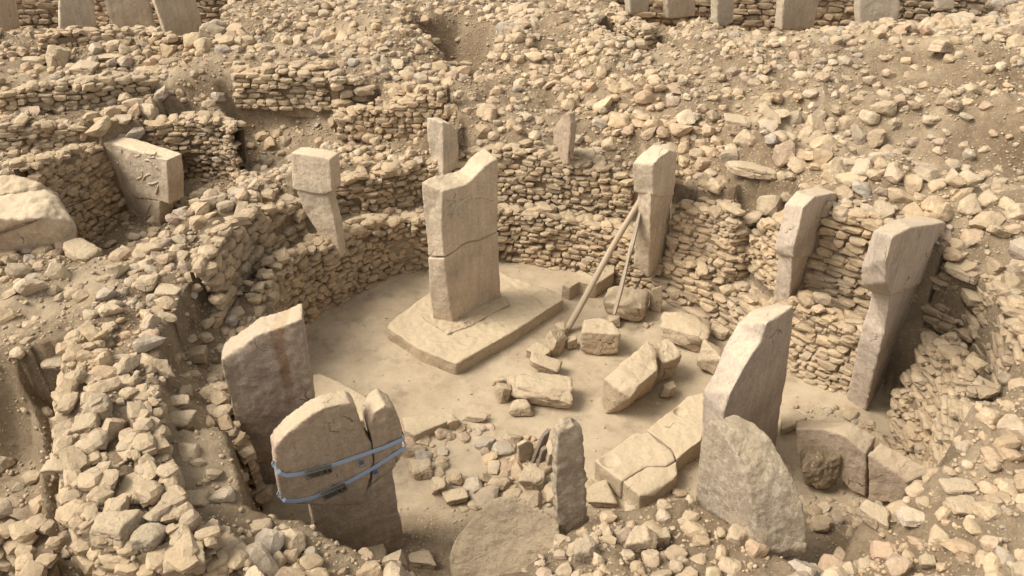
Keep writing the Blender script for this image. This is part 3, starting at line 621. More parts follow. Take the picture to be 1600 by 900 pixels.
# angular pillar, right
pl = Plane((1229,475), (1272,449), 1.7, thick=.5, ang=50)
t = thing('stone_pillar', 'angular T-shaped pillar with a flat slanting head in the right upper wall', 'pillar', P(1235,465,1.7), PG)
slab_part('head', pl, [(1236,402),(1238,380),(1252,322),(1270,306),(1300,300),(1315,302),(1316,315),(1300,326),(1288,345),(1278,398)], M_gray, t, .04, seed=14, th=.60, off=-.06, sm=2,
          back=[(1211,398),(1209,388),(1226,318),(1243,298),(1270,292),(1290,292),(1292,305),(1275,316),(1262,335),(1252,388)])
slab_part('shaft', pl, [(1232,478),(1236,440),(1238,398),(1279,395),(1276,430),(1272,452)], M_gray, t, .04, seed=15, sm=2,
          back=[(1207,472),(1212,430),(1218,394),(1255,390),(1252,420),(1248,445)])

# tall hammer-headed pillar, right
pl = Plane((1350,640), (1412,606), .35, thick=.55, ang=52)
t = thing('stone_pillar', 'tall hammer-headed pillar with a massive overhanging head, right of the grey broken slab', 'pillar', P(1352,632,.2), PG)
slab_part('head', pl, [(1386,462),(1378,440),(1380,400),(1388,368),(1416,354),(1471,346),(1477,353),(1474,393),(1461,410),(1440,440)], M_gray, t, .04, seed=16, th=.66, off=-.07, sm=2,
          back=[(1363,457),(1344,446),(1345,420),(1364,360),(1400,342),(1450,334),(1466,337),(1455,380),(1440,395),(1410,430)])
slab_part('shaft', pl, [(1351,652),(1362,600),(1380,530),(1392,455),(1456,420),(1446,470),(1437,515),(1425,560),(1410,612)], M_gray, t, .045, seed=17, th=.55, sm=2,
          back=[(1320,636),(1336,560),(1350,500),(1364,452),(1430,405),(1420,455),(1412,500),(1400,540),(1385,595)])

# grey broken slab, right centre
pl = Plane((1212,698), (1128,748), 0, thick=.55)
def sl_hook(co_, nm):
    return co_
t = thing('stone_slab', 'broken grey pillar slab with a jagged slanting top, beside the cup-marked slab', 'stone slab', P(1170,720,0), PG)
pl = Plane((1212,698), (1128,748), 0, thick=.7, ang=42)
slab_part('body', pl, [(1212,702),(1218,660),(1227,600),(1236,540),(1241,477),(1198,505),(1191,530),(1161,577),(1141,615),(1131,647),(1126,700),(1128,752)], M_gray, t, .04, seed=18, sm=2, amp=(.015, .01), th=.7,
          back=[(1180,690),(1186,640),(1195,580),(1205,520),(1216,472),(1170,487),(1150,507),(1133,540),(1114,585),(1098,612),(1096,665),(1096,727)])

# rust-stained slab, left
pl = Plane((410,762), (500,748), 0, thick=.62)
t = thing('stone_slab', 'dark broad slab with a rust-brown stain and a pale slanting top, at left', 'stone slab', P(450,755,0), PG)
slab_part('body', pl, [(400,770),(385,710),(362,640),(350,590),(345,562),(372,545),(400,524),(438,511),(474,497),(481,560),(489,605),(493,645),(500,765)], M_stn, t, .045, seed=19, amp=(.03, .012))

# strapped slab
pl = Plane((483,860), (635,858), -.1, thick=.42); pl = Plane((455,735), (632,683), 2.9, thick=.42); pl.A = P(600,870,-.1)
t = thing('stone_slab', 'cracked T-shaped slab bound by two blue-grey ratchet straps, in the foreground', 'stone slab', P(580,865,-.1), PG)
slab_part('head', pl, [(428,705),(433,694),(450,676),(468,662),(490,646),(510,636),(547,629),(558,636),(564,660),(574,684),(582,694),(584,722),(577,758),(566,790),(520,792),(452,787),(438,780),(432,745)], M_brn, t, .035, seed=20, sm=2, amp=(.009, .008))
slab_part('broken_corner', pl, [(585,722),(581,692),(575,664),(584,645),(601,634),(617,640),(628,660),(633,684),(630,712),(614,735),(581,758)], M_brn, t, .035, seed=21, sm=1, amp=(.02, .01), off=-.0, th=.55)
slab_part('shaft', pl, [(484,782),(560,782),(584,760),(613,733),(620,780),(628,820),(635,870),(500,880)], M_brn, t, .035, seed=22, sm=2, off=.02)
strapbase = np.array(t.location)
M_strap = simple('strap_webbing', (.34, .43, .58), .7, 0, 60, .15, .1)
M_steel = simple('galvanised_steel', (.15, .135, .11), .5, .5, 30, .5, .2)
M_blue = simple('blue_label', (.06, .13, .28), .6)
def ribbon(name, pts, wd, mat, parent, out=.0):
    """flat webbing running along 3D points, width vertical"""
    pts = [np.array(p) for p in pts]; V = []; F = []
    for i, p in enumerate(pts):
        tt = pts[min(i + 1, len(pts) - 1)] - pts[max(i - 1, 0)]; tt /= np.linalg.norm(tt); n = pl.n
        up = np.cross(tt, n); up = up / np.linalg.norm(up); up = up if up[2] > 0 else -up
        n2 = np.cross(tt, up)
        for a, b in ((-1, -1), (1, -1), (1, 1), (-1, 1)): V.append(p + up * wd / 2 * a + n2 * .004 * b - strapbase)
    for i in range(len(pts) - 1):
        for e in range(4): F.append((i * 4 + e, i * 4 + (e + 1) % 4, i * 4 + 4 + (e + 1) % 4, i * 4 + 4 + e))
    F += [(0, 3, 2, 1), tuple(len(V) - 4 + q for q in range(4))]
    me = bpy.data.meshes.new(name); me.from_pydata([tuple(v) for v in V], [], F)
    return meshobj(name, me, mat, parent)
def boxm(bm, c, s, ax):
    vs = []
    for a in (-1, 1):
        for b in (-1, 1):
            for cc in (-1, 1): vs.append(bm.verts.new(tuple(np.array(c) + ax[0] * a * s[0] + ax[1] * b * s[1] + ax[2] * cc * s[2])))
    for f in ((0, 1, 3, 2), (4, 6, 7, 5), (0, 4, 5, 1), (2, 3, 7, 6), (0, 2, 6, 4), (1, 5, 7, 3)): bm.faces.new([vs[q] for q in f])
for (name_lab, path, buck, tagp) in (
    ('upper blue-grey ratchet strap round the cracked T-shaped slab', [(430,729),(436,738),(448,742),(470,739),(500,731),(530,722),(565,710),(600,698),(632,684)], (496,732), (563,716)),
    ('lower blue-grey ratchet strap round the cracked T-shaped slab', [(438,776),(445,781),(460,782),(485,778),(515,765),(545,751),(580,732),(610,713),(634,697)], (520,763), (584,731))):
    fr = [pl.pt(*q) - pl.n * .022 for q in path]
    fr[0] = fr[0] + pl.n * .07
    bk = [fr[-1] + pl.t * np.sign(pl.t[0]) * .01 + pl.n * .06, fr[-1] + pl.n * .50]; bk2 = [fr[0] + pl.n * .46 + pl.t * np.sign(pl.t[0]) * .22]
    st = thing('ratchet_strap', name_lab, 'strap', tuple(strapbase), 'ratchet straps on the slab')
    ribbon('webbing', bk2 + [fr[0] - pl.t * np.sign(pl.t[0]) * .05] + fr + bk + bk2, .085, M_strap, st)
    c = pl.pt(*buck) - pl.n * .10 - strapbase; d = fr[5] - fr[3]; d /= np.linalg.norm(d); up = np.cross(d, pl.n); up /= np.linalg.norm(up)
    ax = (d, up, pl.n)
    bm = bmesh.new()
    for s_ in (-1, 1): boxm(bm, c + up * .055 * s_, (.24, .014, .045), ax)
    boxm(bm, c - d * .14, (.025, .075, .03), ax); boxm(bm, c + d * .05, (.035, .07, .035), ax); boxm(bm, c + d * .15 - pl.n * .03, (.02, .075, .02), ax); boxm(bm, c - d * .05, (.07, .055, .012), ax)
    bmesh.ops.bevel(bm, geom=bm.edges[:], offset=.004, segments=1, affect='EDGES')
    me = bpy.data.meshes.new('ratchet_buckle'); bm.to_mesh(me); bm.free(); meshobj('ratchet_buckle', me, M_steel, st)
    c = pl.pt(*tagp) - pl.n * .075 - strapbase; bm = bmesh.new(); boxm(bm, c - up * .05 * np.sign(up[2]), (.045, .05, .003), ax)
    me = bpy.data.meshes.new('blue_tag'); bm.to_mesh(me); bm.free(); meshobj('blue_tag', me, M_blue, st)

def edge_hook(nvec, k=.05, f=3.4):
    def hk(co_, nm):
        e = np.clip(1 - np.abs(nm @ nvec) * 1.35, 0, 1)
        return co_ + nm * (e * (fbm(co_ * f, 4, 61) * k * 2 + fbm(co_ * 11, 3, 62) * k * .8))[:, None]
    return hk
# narrow end-on slab, foreground
pl = Plane((878,842), (917,836), .9, thick=.5)
t = thing('stone_slab', 'thin pitted slab standing edge-on in the foreground', 'stone slab', P(895,840,.8), PG)
slab_part('body', pl, [(872,852),(868,760),(869,700),(873,677),(880,669),(898,666),(908,674),(913,700),(916,760),(917,846),(890,858)], M_rgh, t, .035, seed=23, sm=1, amp=(.012, .01), th=.30, hook=edge_hook(pl.n, .05, 6))

# huge weathered slab, foreground right
pl = Plane((1180,960), (1090,905), .5, thick=.78, ang=-58)
t = thing('stone_slab', 'large rough-edged weathered slab with a rounded shoulder, foreground right', 'stone slab', P(1160,900,.8), PG)
slab_part('body', pl, [(1084,905),(1084,800),(1091,725),(1098,668),(1108,656),(1122,668),(1138,690),(1153,712),(1167,745),(1178,800),(1192,860),(1205,930),(1150,965)], M_rgh, t, .035, seed=24, sm=2, amp=(.012, .006), th=.8, hook=edge_hook(pl.n, .035),
          back=[(1150,880),(1140,780),(1138,705),(1138,652),(1152,649),(1178,660),(1206,686),(1226,722),(1246,757),(1262,810),(1262,858),(1240,925),(1200,965)])

# fallen slab at lower right
pl = Plane((1250,714), (1400,772), .75, thick=.42)
t = thing('stone_slab', 'two-part slab tipped on its long edge, right of the large weathered slab', 'stone slab', P(1320,740,.6))
slab_part('left_half', pl, [(1244,670),(1286,670),(1316,680),(1353,709),(1352,778),(1328,768),(1306,738),(1290,706),(1270,698),(1257,712),(1246,710)], M_brn, t, .035, seed=25, sm=1, th=.5, back=[(1243,656),(1300,658),(1335,662),(1368,682),(1366,745),(1345,740),(1322,712),(1306,690),(1290,684),(1262,690),(1246,692)])
slab_part('right_half', pl, [(1356,712),(1418,754),(1410,790),(1356,785)], M_brn, t, .035, seed=26, sm=1, th=.5, off=.03, back=[(1375,689),(1461,736),(1455,768),(1375,748)])
# thin stela at top
pl = Plane((868,226), (888,240), 3.7, thick=.22)
t = thing('stone_slab', 'small thin upright stone in the rubble above the ring, beside the shallow hollow', 'stone slab', P(880,245,3.3))
slab_part('body', pl, [(864,226),(864,205),(870,190),(880,178),(888,176),(891,192),(890,215),(886,258),(873,258),(870,228)], M_brn, t, .035, seed=27)

# far pillars beyond the parapets
FG = 'far pillars in the neighbouring trenches'
for k, (lab, a, b, z0, ol, th, mt) in enumerate([
    ('pale short far pillar with a rounded foot, second from the top left corner', (93,45), (150,38), 4.2, [(93,50),(92,-30),(142,-30),(151,40),(130,46)], .5, M_pilw),
    ('tan far pillar in shade beside the pale short one at top left', (180,60), (244,55), 3.6, [(182,66),(150,-40),(222,-40),(247,60)], .5, M_pil),
    ('leaning far pillar rightmost of the group at top left', (262,60), (322,50), 3.8, [(264,66),(226,-40),(295,-40),(322,56)], .5, M_pil),
    ('shaded far pillar at the very top left corner', (2,40), (30,30), 3.6, [(4,50),(-30,-30),(20,-30),(30,20),(33,44)], .5, M_pil),
    ('narrow far slab leftmost of the top right trench', (985,20), (1014,14), 4.6, [(986,24),(984,-30),(1016,-30),(1015,18)], .4, M_pilw),
    ('tan far slab in the top right trench, left of the pale hanging post', (1043,24), (1087,18), 4.4, [(1043,30),(1042,-30),(1087,-30),(1087,26)], .4, M_pil),
    ('pale narrow far post standing in front of the top right trench', (1123,44), (1145,38), 4.9, [(1122,40),(1122,-30),(1152,-30),(1146,36),(1134,42)], .4, M_pilw),
    ('tilted shaded far pillar in the middle of the top right trench', (1222,44), (1270,36), 4.6, [(1221,48),(1228,-30),(1288,-30),(1272,44)], .45, M_pil),
    ('broad pale far pillar at the right end of the top right trench', (1345,44), (1400,44), 4.8, [(1343,50),(1340,-30),(1412,-30),(1402,48)], .6, M_pilw),
    ('small pale far slab near the large block at top right', (1465,14), (1492,14), 5.6, [(1464,16),(1464,-30),(1494,-30),(1492,15)], .4, M_pilw)]):
    pl = Plane(a, b, z0, thick=th); t = thing('far_pillar', lab, 'pillar', tuple(P(*a, z0)), FG)
    top = [q for q in ol]
    fr = [pl.pt(*q) for q in top]; mx = max(f[2] for f in fr)
    slab_part('shaft', pl, ol, mt, t, .06, seed=40 + k, sm=2)

# ------------------------------------------------------------------ lying slabs
def lying(name, label, parts, th, mat, seed=0, vox=.035, cat='stone slab', cups=(), amp=(.018, .008), sm=1):
    """parts: list of pixel polygons with heights; thick solid below"""
    allp = np.array([P(*q) for pp in parts for q in pp]); base = allp.mean(0); base[2] = allp[:, 2].min() - th
    cps = [(P(a, b, z) - base, r_, d_) for a, b, z, r_, d_ in cups]
    def hook(co_, nm):
        for c, r_, d_ in cps:
            q = np.hypot(co_[:, 0] - c[0], co_[:, 1] - c[1]) / r_
            co_[:, 2] -= np.where((q < 1) & (nm[:, 2] > .5), d_ * (1 - q ** 4), 0)
        return co_
    objs = []
    root = None
    if len(parts) > 1: root = thing(name, label, cat, tuple(base))
    for i, pp in enumerate(parts):
        qq = np.array([P(*q) for q in pp]); mc = qq.mean(0); e_ = (qq - mc)[:, :2]; e_ = e_ / np.linalg.norm(e_, axis=1)[:, None] * .022 * (len(parts) > 1); qq[:, :2] += e_
        V, F = prism([q - base for q in qq], np.array((0, 0, -th)))
        me = voxel_solid(V, F, vox, sm, amp, seed=seed + i, hook=hook if cups else None)
        if root: meshobj('slab_piece', me, mat, root)
        else:
            o = meshobj(name, me, mat); o.location = base; tag(o, label, cat); root2 = o
    return root or root2
lying('fallen_slab', 'pale fallen slab with two round cup marks and branching cracks, beside the grey slab',
      [[(930,719,.62),(962,698,.62),(993,677,.62),(1013,674,.62),(1030,690,.62),(1050,707,.62),(1053,718,.62),(1040,727,.62),(1010,727,.62),(973,751,.62)],
       [(975,752,.61),(1011,729,.61),(1041,729,.61),(1056,720,.61),(1058,740,.58),(1050,750,.55),(1022,772,.5),(1001,774,.6)],
       [(1010,672,.60),(1040,648,.6),(1073,621,.6),(1100,614,.6),(1104,640,.6),(1096,686,.6),(1075,702,.6),(1057,717,.6),(1050,700,.6),(1030,684,.6)]], .6, M_slab, 50, .035,
      cups=[(953,721,.62,.22,.06), (1063,642,.60,.16,.10)])
lying('fallen_slab', 'huge sloping rough slab lying in the foreground, left of the thin edge-on slab',
      [[(702,868,.75),(712,838,1.0),(737,808,1.35),(768,777,1.65),(800,770,1.75),(836,786,1.65),(872,812,1.4),(880,850,1.05),(875,900,.7),(780,935,.3),(712,915,.35)]], .7, M_tan, 55, .035, amp=(.02, .011), sm=3)
lying('bench_slab', 'smooth pale stone bench slab behind the cracked strapped slab',
      [[(470,590,.4),(500,582,.4),(530,594,.4),(586,627,.4),(584,650,.4),(540,668,.4),(480,650,.4)]], .45, M_slab, 56)
lying('bench_slab', 'thin straight kerb slab with a sharp front edge, right of the strapped slab',
      [[(628,652,.3),(660,648,.3),(708,645,.3),(711,654,.3),(680,666,.3),(648,680,.3),(632,672,.3)]], .35, M_slab, 57, .03)
lying('flat_slab', 'thin flat slab on the floor between the grey broken slab and the tipped slab',
      [[(1222,640,.35),(1240,636,.35),(1262,652,.35),(1240,664,.35),(1220,672,.35)]], .2, M_blk, 58)

# ------------------------------------------------------------------ named blocks, fitted to their place in the photo
def custom(seed, sub=4, boxy=.9, p=22, rough=.04, extra=7):
    V = proto(seed, sub, boxy, p, rough, extra); n = V / np.linalg.norm(V, axis=1)[:, None]
    r_ = 1 - np.abs(fbm(V * 3.2 + seed, 4, seed + 9)) * 4
    return V + n * (fbm(V * 12 + seed, 3, seed + 8) * .03 - np.clip(r_, 0, 1) * .03)[:, None]
BL = 'fallen blocks on the ring floor'
PLACED = []
def block(name, label, px, py, wpx, hpx, az=0, tx=0, ty=0, dep=None, seed=0, mat=None, boxy=.8, p=40, group=None, z=None, cat='stone', sub=5, lift=.92, rough=.06):
    """centre pixel and pixel size; az in degrees; dep = depth as a share of width"""
    if cat == 'boulder': lift = min(lift, .62)
    g = hit(px, py + hpx * .32) if z is None else P(px, py, z)
    d = proj(*g)[2]; m = d / FPX; wd = wpx * m; dp = wd * (dep or .8)
    hh = max(.12, (hpx * m - dp * .5) / .84)
    V = custom(seed + 1000, sub, boxy, p, rough) * np.array((wd / 2, dp / 2, hh / 2))
    V = np.einsum('ij,vj->vi', rotm(np.array([R(az)]), np.array([R(tx)]), np.array([R(ty)]))[0], V)
    # keep the silhouette width asked for
    V *= np.array((wd / max(.01, np.ptp(V[:, 0])), 1, 1))
    zb = -V[:, 2].min(); o = meshobj(name, tri_mesh(name, V, ICO[sub][1], True), mat or M_blk)
    gz = float(hgt(g[0], g[1])) if z is None else z
    o.location = (g[0], g[1], gz + zb * lift)
    tag(o, label, cat, group); PLACED.append((g[0], g[1], wd * .45, hh)); return o

block('stone_block', 'large drum-like pillar fragment lying under the timber props', 981, 468, 76, 68, -12, 0, 4, .8, 1, p=12)
block('stone_block', 'small rectangular block resting at the foot of the propped pillar', 999, 440, 38, 44, -8, 0, 0, .7, 2, boxy=1, z=.05)
block('stone_block', 'upright narrow slab fragment at the right end of the drum-like fragment', 1023, 470, 20, 46, -20, 0, 0, .6, 3, boxy=1)
block('stone_block', 'squarish block with a rough lower face, centre of the rubble row', 935, 522, 62, 70, -8, 0, 0, .85, 4, boxy=1)
block('stone_block', 'wide rounded triangular boulder alone before the low bench wall', 1067, 511, 86, 66, -18, 6, 8, .8, 5, boxy=.6, p=20)
block('stone_block', 'small pointed stone between the triangular boulder and the low bench wall', 1125, 518, 26, 24, 20, 0, 0, .9, 6)
block('stone_block', 'chunky darker stone wedged behind the long prismatic fragment', 1030, 562, 56, 78, 30, 10, 0, .9, 7)
block('stone_block', 'flat low block with a straight long edge, in the middle of the floor', 853, 606, 104, 60, -12, 5, 4, .55, 8, boxy=1)
block('stone_block', 'rounded loaf-like stone left of the flat low block', 812, 635, 40, 32, 5, 0, 0, .7, 9, p=7)
block('stone_block', 'small stone at the left tip of the flat low block', 788, 612, 28, 36, 25, 0, 0, .8, 10)
block('stone_block', 'tiny stone left of the flat low block', 779, 594, 18, 18, 0, 0, 0, .8, 11)
block('stone_block', 'angular tilted stone at the lower end of the long timber prop', 868, 535, 36, 46, 35, 12, 8, .8, 12)
block('stone_block', 'pointed stone lying below the tilted one by the platform corner', 851, 572, 52, 34, -30, 0, 10, .6, 13)
block('stone_block', 'small stone touching the foot of the long timber prop', 893, 534, 22, 26, 12, 0, 0, .8, 14)
block('stone_block', 'small block between the platform and the long timber prop', 876, 512, 26, 24, -30, 0, 0, .8, 15, boxy=1)
block('stone_block', 'low broken chunk nearest the right face of the platform', 842, 550, 40, 34, -35, 0, 0, .8, 16)
block('stone_block', 'squat fragment lying just behind the squarish block', 958, 500, 22, 24, 0, 0, 0, .9, 17)
block('stone_block', 'little dark chip in the shade under the long prismatic fragment', 1043, 610, 24, 30, 15, 0, 0, .8, 18)
block('stone_block', 'cracked thick block partly hidden by the jagged grey slab', 1112, 562, 46, 56, -30, 0, 6, .8, 19)
block('stone_block', 'reddish-brown stub seen right of the thin edge-on slab', 938, 769, 50, 36, 5, 0, 0, .8, 20, boxy=1)
block('stone_block', 'brown block in the rubble heap left of the thin edge-on slab', 832, 744, 42, 42, 15, 0, 0, .9, 21)
block('stone_block', 'large rounded cobble below the kerb slab', 659, 729, 40, 34, 10, 0, 0, .8, 22, p=10)
block('stone_block', 'long flat brick-like stone at the right end of the kerb slab', 744, 650, 38, 18, -12, 0, 0, .45, 23, boxy=1)
block('stone_block', 'pyramid-like lump standing alone before the strapped slab', 687, 756, 28, 30, 20, 0, 0, .9, 24)
block('stone_block', 'pale elongated stone in the rubble beside the huge sloping slab', 711, 772, 44, 28, 20, 0, 0, .6, 25)
# long prismatic fragment and the angled arch piece
def hull(name, label, top, bot, mat, seed, vox=.035, amp=(.03, .012), cat='stone', sm=3):
    base = np.mean([P(*q) for q in bot], 0)
    pts = [P(*q) - base for q in top] + [P(*q) - base for q in bot]
    bm = bmesh.new()
    for q in pts: bm.verts.new(tuple(q))
    bmesh.ops.convex_hull(bm, input=bm.verts[:]); bm.verts.ensure_lookup_table()
    loose = [v for v in bm.verts if not v.link_faces]; bmesh.ops.delete(bm, geom=loose, context='VERTS'); bm.verts.index_update()
    V = [np.array(v.co) for v in bm.verts]; F = [tuple(v.index for v in f.verts) for f in bm.faces]; bm.free()
    o = meshobj(name, voxel_solid(V, F, vox, sm, amp, seed=seed), mat); o.location = base
    PLACED.append((base[0], base[1], .8, .5)); return tag(o, label, cat)
hull('stone_block', 'long prismatic pillar fragment lying diagonally, tallest of the fallen blocks',
     [(943,592,1.0),(965,578,1.15),(1000,545,1.2),(1013,530,1.2),(1028,548,1.1),(1026,580,1.1),(1001,600,1.1),(985,622,.9),(970,612,1.0)],
     [(938,628,.15),(945,648,0),(968,645,0),(1018,612,.1),(1030,590,.1),(1010,560,.1),(950,600,.1)], M_blk, 61)
V_ = [(878,444,.5),(890,450,.5),(905,440,.5),(925,446,.5),(932,444,.55),(960,425,.6),(962,412,.6),(945,418,.6),(928,430,.6),(905,420,.55),(900,424,.5)]
lying('stone_block', 'angled arch-like carved fragment at the back of the ring floor by the props', [V_], .5, M_blk, 63, .035, cat='stone', sm=2)
block('stone_block', 'upper arm of masonry just behind the angled arch-like fragment', 948, 424, 44, 34, 35, 0, 0, .5, 28, boxy=1)
# notable rocks outside the ring
hull('boulder', 'huge smooth boulder under a rusty cable at the left edge', [(-90,300,4.4),(0,284,4.5),(50,289,4.5),(88,304,4.3),(113,345,3.9),(60,340,4.3),(-90,345,4.4)],
     [(-90,405,3.1),(60,396,3.1),(108,392,3.1),(120,360,3.1),(90,315,3.2),(-90,310,3.2)], M_pil, 64, .05, (.06, .02), 'boulder', 4)
hull('boulder', 'flat-topped brown rock stratum directly above the smooth boulder at the left edge', [(-70,274,4.7),(20,271,4.7),(62,284,4.6),(84,302,4.3),(0,306,4.5),(-70,306,4.5)],
     [(-70,330,3.8),(0,322,3.8),(86,322,3.7),(92,304,3.8),(40,286,3.9),(-70,286,3.9)], M_blk, 65, .05, (.06, .03), 'boulder', 2)
block('boulder', 'triangular rounded stone between the cabled boulder and the left pit', 132, 388, 58, 40, -25, 0, 10, .8, 32, p=9, cat='boulder')
block('boulder', 'standing wedge-shaped rock in the upper left terraces', 96, 88, 38, 46, 20, 0, 12, .8, 33, cat='boulder', p=22)
block('boulder', 'flat pale rock next to the standing wedge at upper left', 136, 101, 44, 26, 0, 0, 0, .8, 34, cat='boulder')
block('boulder', 'long flat white boulder on the terrace left of the wedge rock', 52, 91, 42, 20, 0, 0, 0, .6, 35, cat='boulder', p=10)
block('boulder', 'broad flat capping stone on the upper left terrace path', 168, 84, 50, 20, 5, 0, 0, .6, 36, cat='boulder', p=10)
block('boulder', 'dark-edged angular block on the slope above the propped pillar', 1151, 190, 48, 34, -22, 8, 6, .7, 37, cat='boulder')
block('boulder', 'long pale weathered boulder right of the propped pillar', 1172, 259, 74, 36, -12, 0, 4, .6, 38, cat='boulder', p=12)
block('boulder', 'square white-topped block at the top right', 1497, 26, 42, 30, -5, 0, 0, .8, 39, cat='boulder')
block('boulder', 'wedge stone pointing left among the top right rubble', 1470, 71, 42, 32, 25, 0, 8, .7, 40, cat='boulder')
block('boulder', 'upright leaning rock in the right-hand soil slope', 1474, 150, 26, 30, 50, 10, 0, .8, 41, cat='boulder')
block('boulder', 'rock leaning on its neighbour in the right-hand soil slope', 1490, 163, 34, 26, 30, 0, 12, .7, 42, cat='boulder')
block('boulder', 'isolated rounded rock above the dusty path at right', 1453, 186, 28, 22, -10, 0, 0, .8, 43, cat='boulder', p=9)
block('boulder', 'round stone at the mouth of the small hollow at top', 728, 97, 22, 16, 0, 0, 0, .8, 44, cat='boulder', p=9)
block('boulder', 'grey stone with a flat top in the lower right rubble', 1424, 803, 44, 34, -10, 0, 0, .8, 45, cat='boulder', mat=M_gray)
block('boulder', 'pale elongated rock sloping down, left of the flat grey stone', 1362, 801, 56, 40, -35, 0, 12, .55, 46, cat='boulder')
M_pink = slab_mat('pink_stone', (.52, .30, .20), (.42, .25, .17), rough=1.4, streak=False)
block('boulder', 'reddish-pink angular stone in the bottom right soil', 1382, 857, 46, 34, -15, 0, 0, .8, 47, cat='boulder', mat=M_pink)
block('boulder', 'wide flat pale stone on the lower right wall edge', 1504, 787, 48, 36, -15, 0, 0, .7, 48, cat='boulder')
block('boulder', 'pinkish long stone above the flat pale one at lower right', 1497, 754, 58, 24, -4, 0, 0, .6, 49, cat='boulder', p=9)
block('boulder', 'rounded knob of stone at the bottom right', 1448, 874, 28, 28, 0, 0, 0, .8, 50, cat='boulder', p=9)
block('boulder', 'large pale-faced rock in the bottom centre soil bank', 998, 838, 52, 54, -10, 10, 0, .7, 51, cat='boulder')
block('boulder', 'narrow pale rock right beside the large pale-faced one', 1034, 836, 26, 34, 15, 0, 0, .7, 52, cat='boulder')
block('boulder', 'white pitted rock at the foot of the thin edge-on slab', 911, 852, 38, 52, 5, 0, 0, .8, 53, cat='boulder', mat=M_rgh)
block('boulder', 'pointed pale stone on the bank before the strapped slab', 586, 862, 48, 46, 10, 12, 0, .7, 54, cat='boulder')
block('boulder', 'oblong block on the bank edge right of the pointed pale stone', 659, 870, 46, 30, -2, 0, 0, .6, 55, cat='boulder', p=20)
block('boulder', 'broken lump leaning on the shaft of the strapped slab', 545, 806, 26, 26, -10, 0, 0, .8, 56, cat='boulder')
block('boulder', 'white pointed stone tucked left of the strapped slab', 412, 772, 34, 36, 35, 0, 12, .5, 57, cat='boulder', mat=M_pilw)
block('boulder', 'broad flat boulder capping the thick wall at lower left', 222, 755, 92, 52, 8, 4, 0, .8, 58, cat='boulder', p=14)
block('boulder', 'craggy brown boulder below the broad flat one on the thick wall', 186, 812, 76, 62, -6, 0, 0, .8, 59, cat='boulder')
block('boulder', 'grey rounded boulder at the outer corner of the thick wall', 231, 835, 50, 52, 0, 0, 0, .85, 60, cat='boulder', mat=M_rgh, p=10)
block('boulder', 'pale cube-like stone right of the grey rounded boulder', 267, 853, 42, 36, 20, 0, 0, .85, 61, cat='boulder')
block('boulder', 'big triangular pale boulder at the bottom edge of the view', 296, 868, 64, 66, 15, 10, 0, .8, 62, cat='boulder', p=24)
block('boulder', 'round brown stone sitting in dust on the ledge of the thick wall', 309, 773, 44, 34, 0, 0, 0, .8, 63, cat='boulder', p=8)
block('boulder', 'smooth flat-topped block at the head of the ledge near the stained slab', 281, 652, 50, 38, -5, 0, 0, .7, 64, cat='boulder', p=10)
block('boulder', 'pale brick-shaped stone above the flat-topped block near the stained slab', 281, 624, 40, 26, 8, 0, 0, .7, 65, cat='boulder', boxy=1)
block('boulder', 'pitted white-and-grey boulder at the corner of the thick wall', 100, 558, 60, 38, 0, 0, 0, .8, 66, cat='boulder', mat=M_rgh, p=9)
block('boulder', 'rounded tan boulder upright on the left rim slope', 232, 438, 32, 30, 0, 0, 0, .85, 67, cat='boulder', p=9)
block('boulder', 'large flat pale stone on the left rim slope by the soil bank', 264, 450, 42, 26, -5, 0, 0, .7, 68, cat='boulder', boxy=1, p=11)
block('boulder', 'crumbly earth-coloured lump against the upper left of the stained slab', 310, 552, 34, 34, 0, 0, 0, .8, 69, cat='boulder', mat=M_wallb)
block('boulder', 'pale forked boulder beside the ledge of the thick wall', 226, 614, 60, 34, 22, 0, 0, .6, 70, cat='boulder', p=14)
block('boulder', 'pale irregular slab on top of the thick wall near its corner', 138, 655, 46, 40, 30, 0, 0, .9, 71, cat='boulder')
block('boulder', 'flat-topped light boulder on the outer edge of the thick wall', 96, 720, 46, 34, 0, 0, 0, .8, 72, cat='boulder')
block('boulder', 'long thin capping stone on the high right wall behind the hammer-headed pillar', 1502, 424, 62, 28, -32, 0, 8, .55, 73, cat='boulder')
block('boulder', 'worn square stone on the high right wall below the long capping stone', 1525, 463, 40, 30, -20, 0, 0, .8, 74, cat='boulder')
block('boulder', 'long smooth lintel stone on the wall between the two right pillars', 1327, 356, 40, 24, -12, 0, 0, .5, 75, cat='boulder', boxy=1, p=10)
block('earth_lump', 'crumbling pillar of packed earth under the tipped two-part slab', 1272, 728, 66, 92, 5, 0, 0, .8, 76, cat='earth lump', mat=M_earth, rough=.12)
# dark upright shards
for k, (lab, a, b, wd) in enumerate([('dark tall shard standing in the rubble left of the thin edge-on slab', (838,722), (858,673), .10), ('shorter dark shard leaning against the tall one', (845,729), (853,700), .08), ('brown splinter right of the two dark shards', (858,732), (864,706), .08), ('pale flake behind the dark shards', (824,716), (820,690), .2)]):
    g = P(a[0], a[1], .15); plq = Plane(a, (a[0] + 20, a[1] - 6), .15, thick=.12)
    pt_ = plq.pt(*b); g2 = plq.pt(*a); dirv = pt_ - g2; side = plq.t * wd * np.sign(plq.t[0])
    V, F = prism([g2 - side - dirv * .1 - g, g2 + side - dirv * .1 - g, g2 + side + dirv * .7 - g, pt_ + side * .3 - g, g2 - side * .9 + dirv * .85 - g], plq.n * .12)
    o = meshobj('stone_shard', voxel_solid(V, F, .02, 1, (.01, .006), seed=70 + k), M_dark if k < 2 else M_blk) if False else None
    M_dk = simple('dark_stone', (.20, .155, .12), .9) if k == 0 else M_dk
    o = meshobj('stone_shard', voxel_solid(V, F, .022, 1, (.01, .006), seed=70 + k), M_dk if k < 2 else M_blk); o.location = g
    tag(o, lab, 'stone')

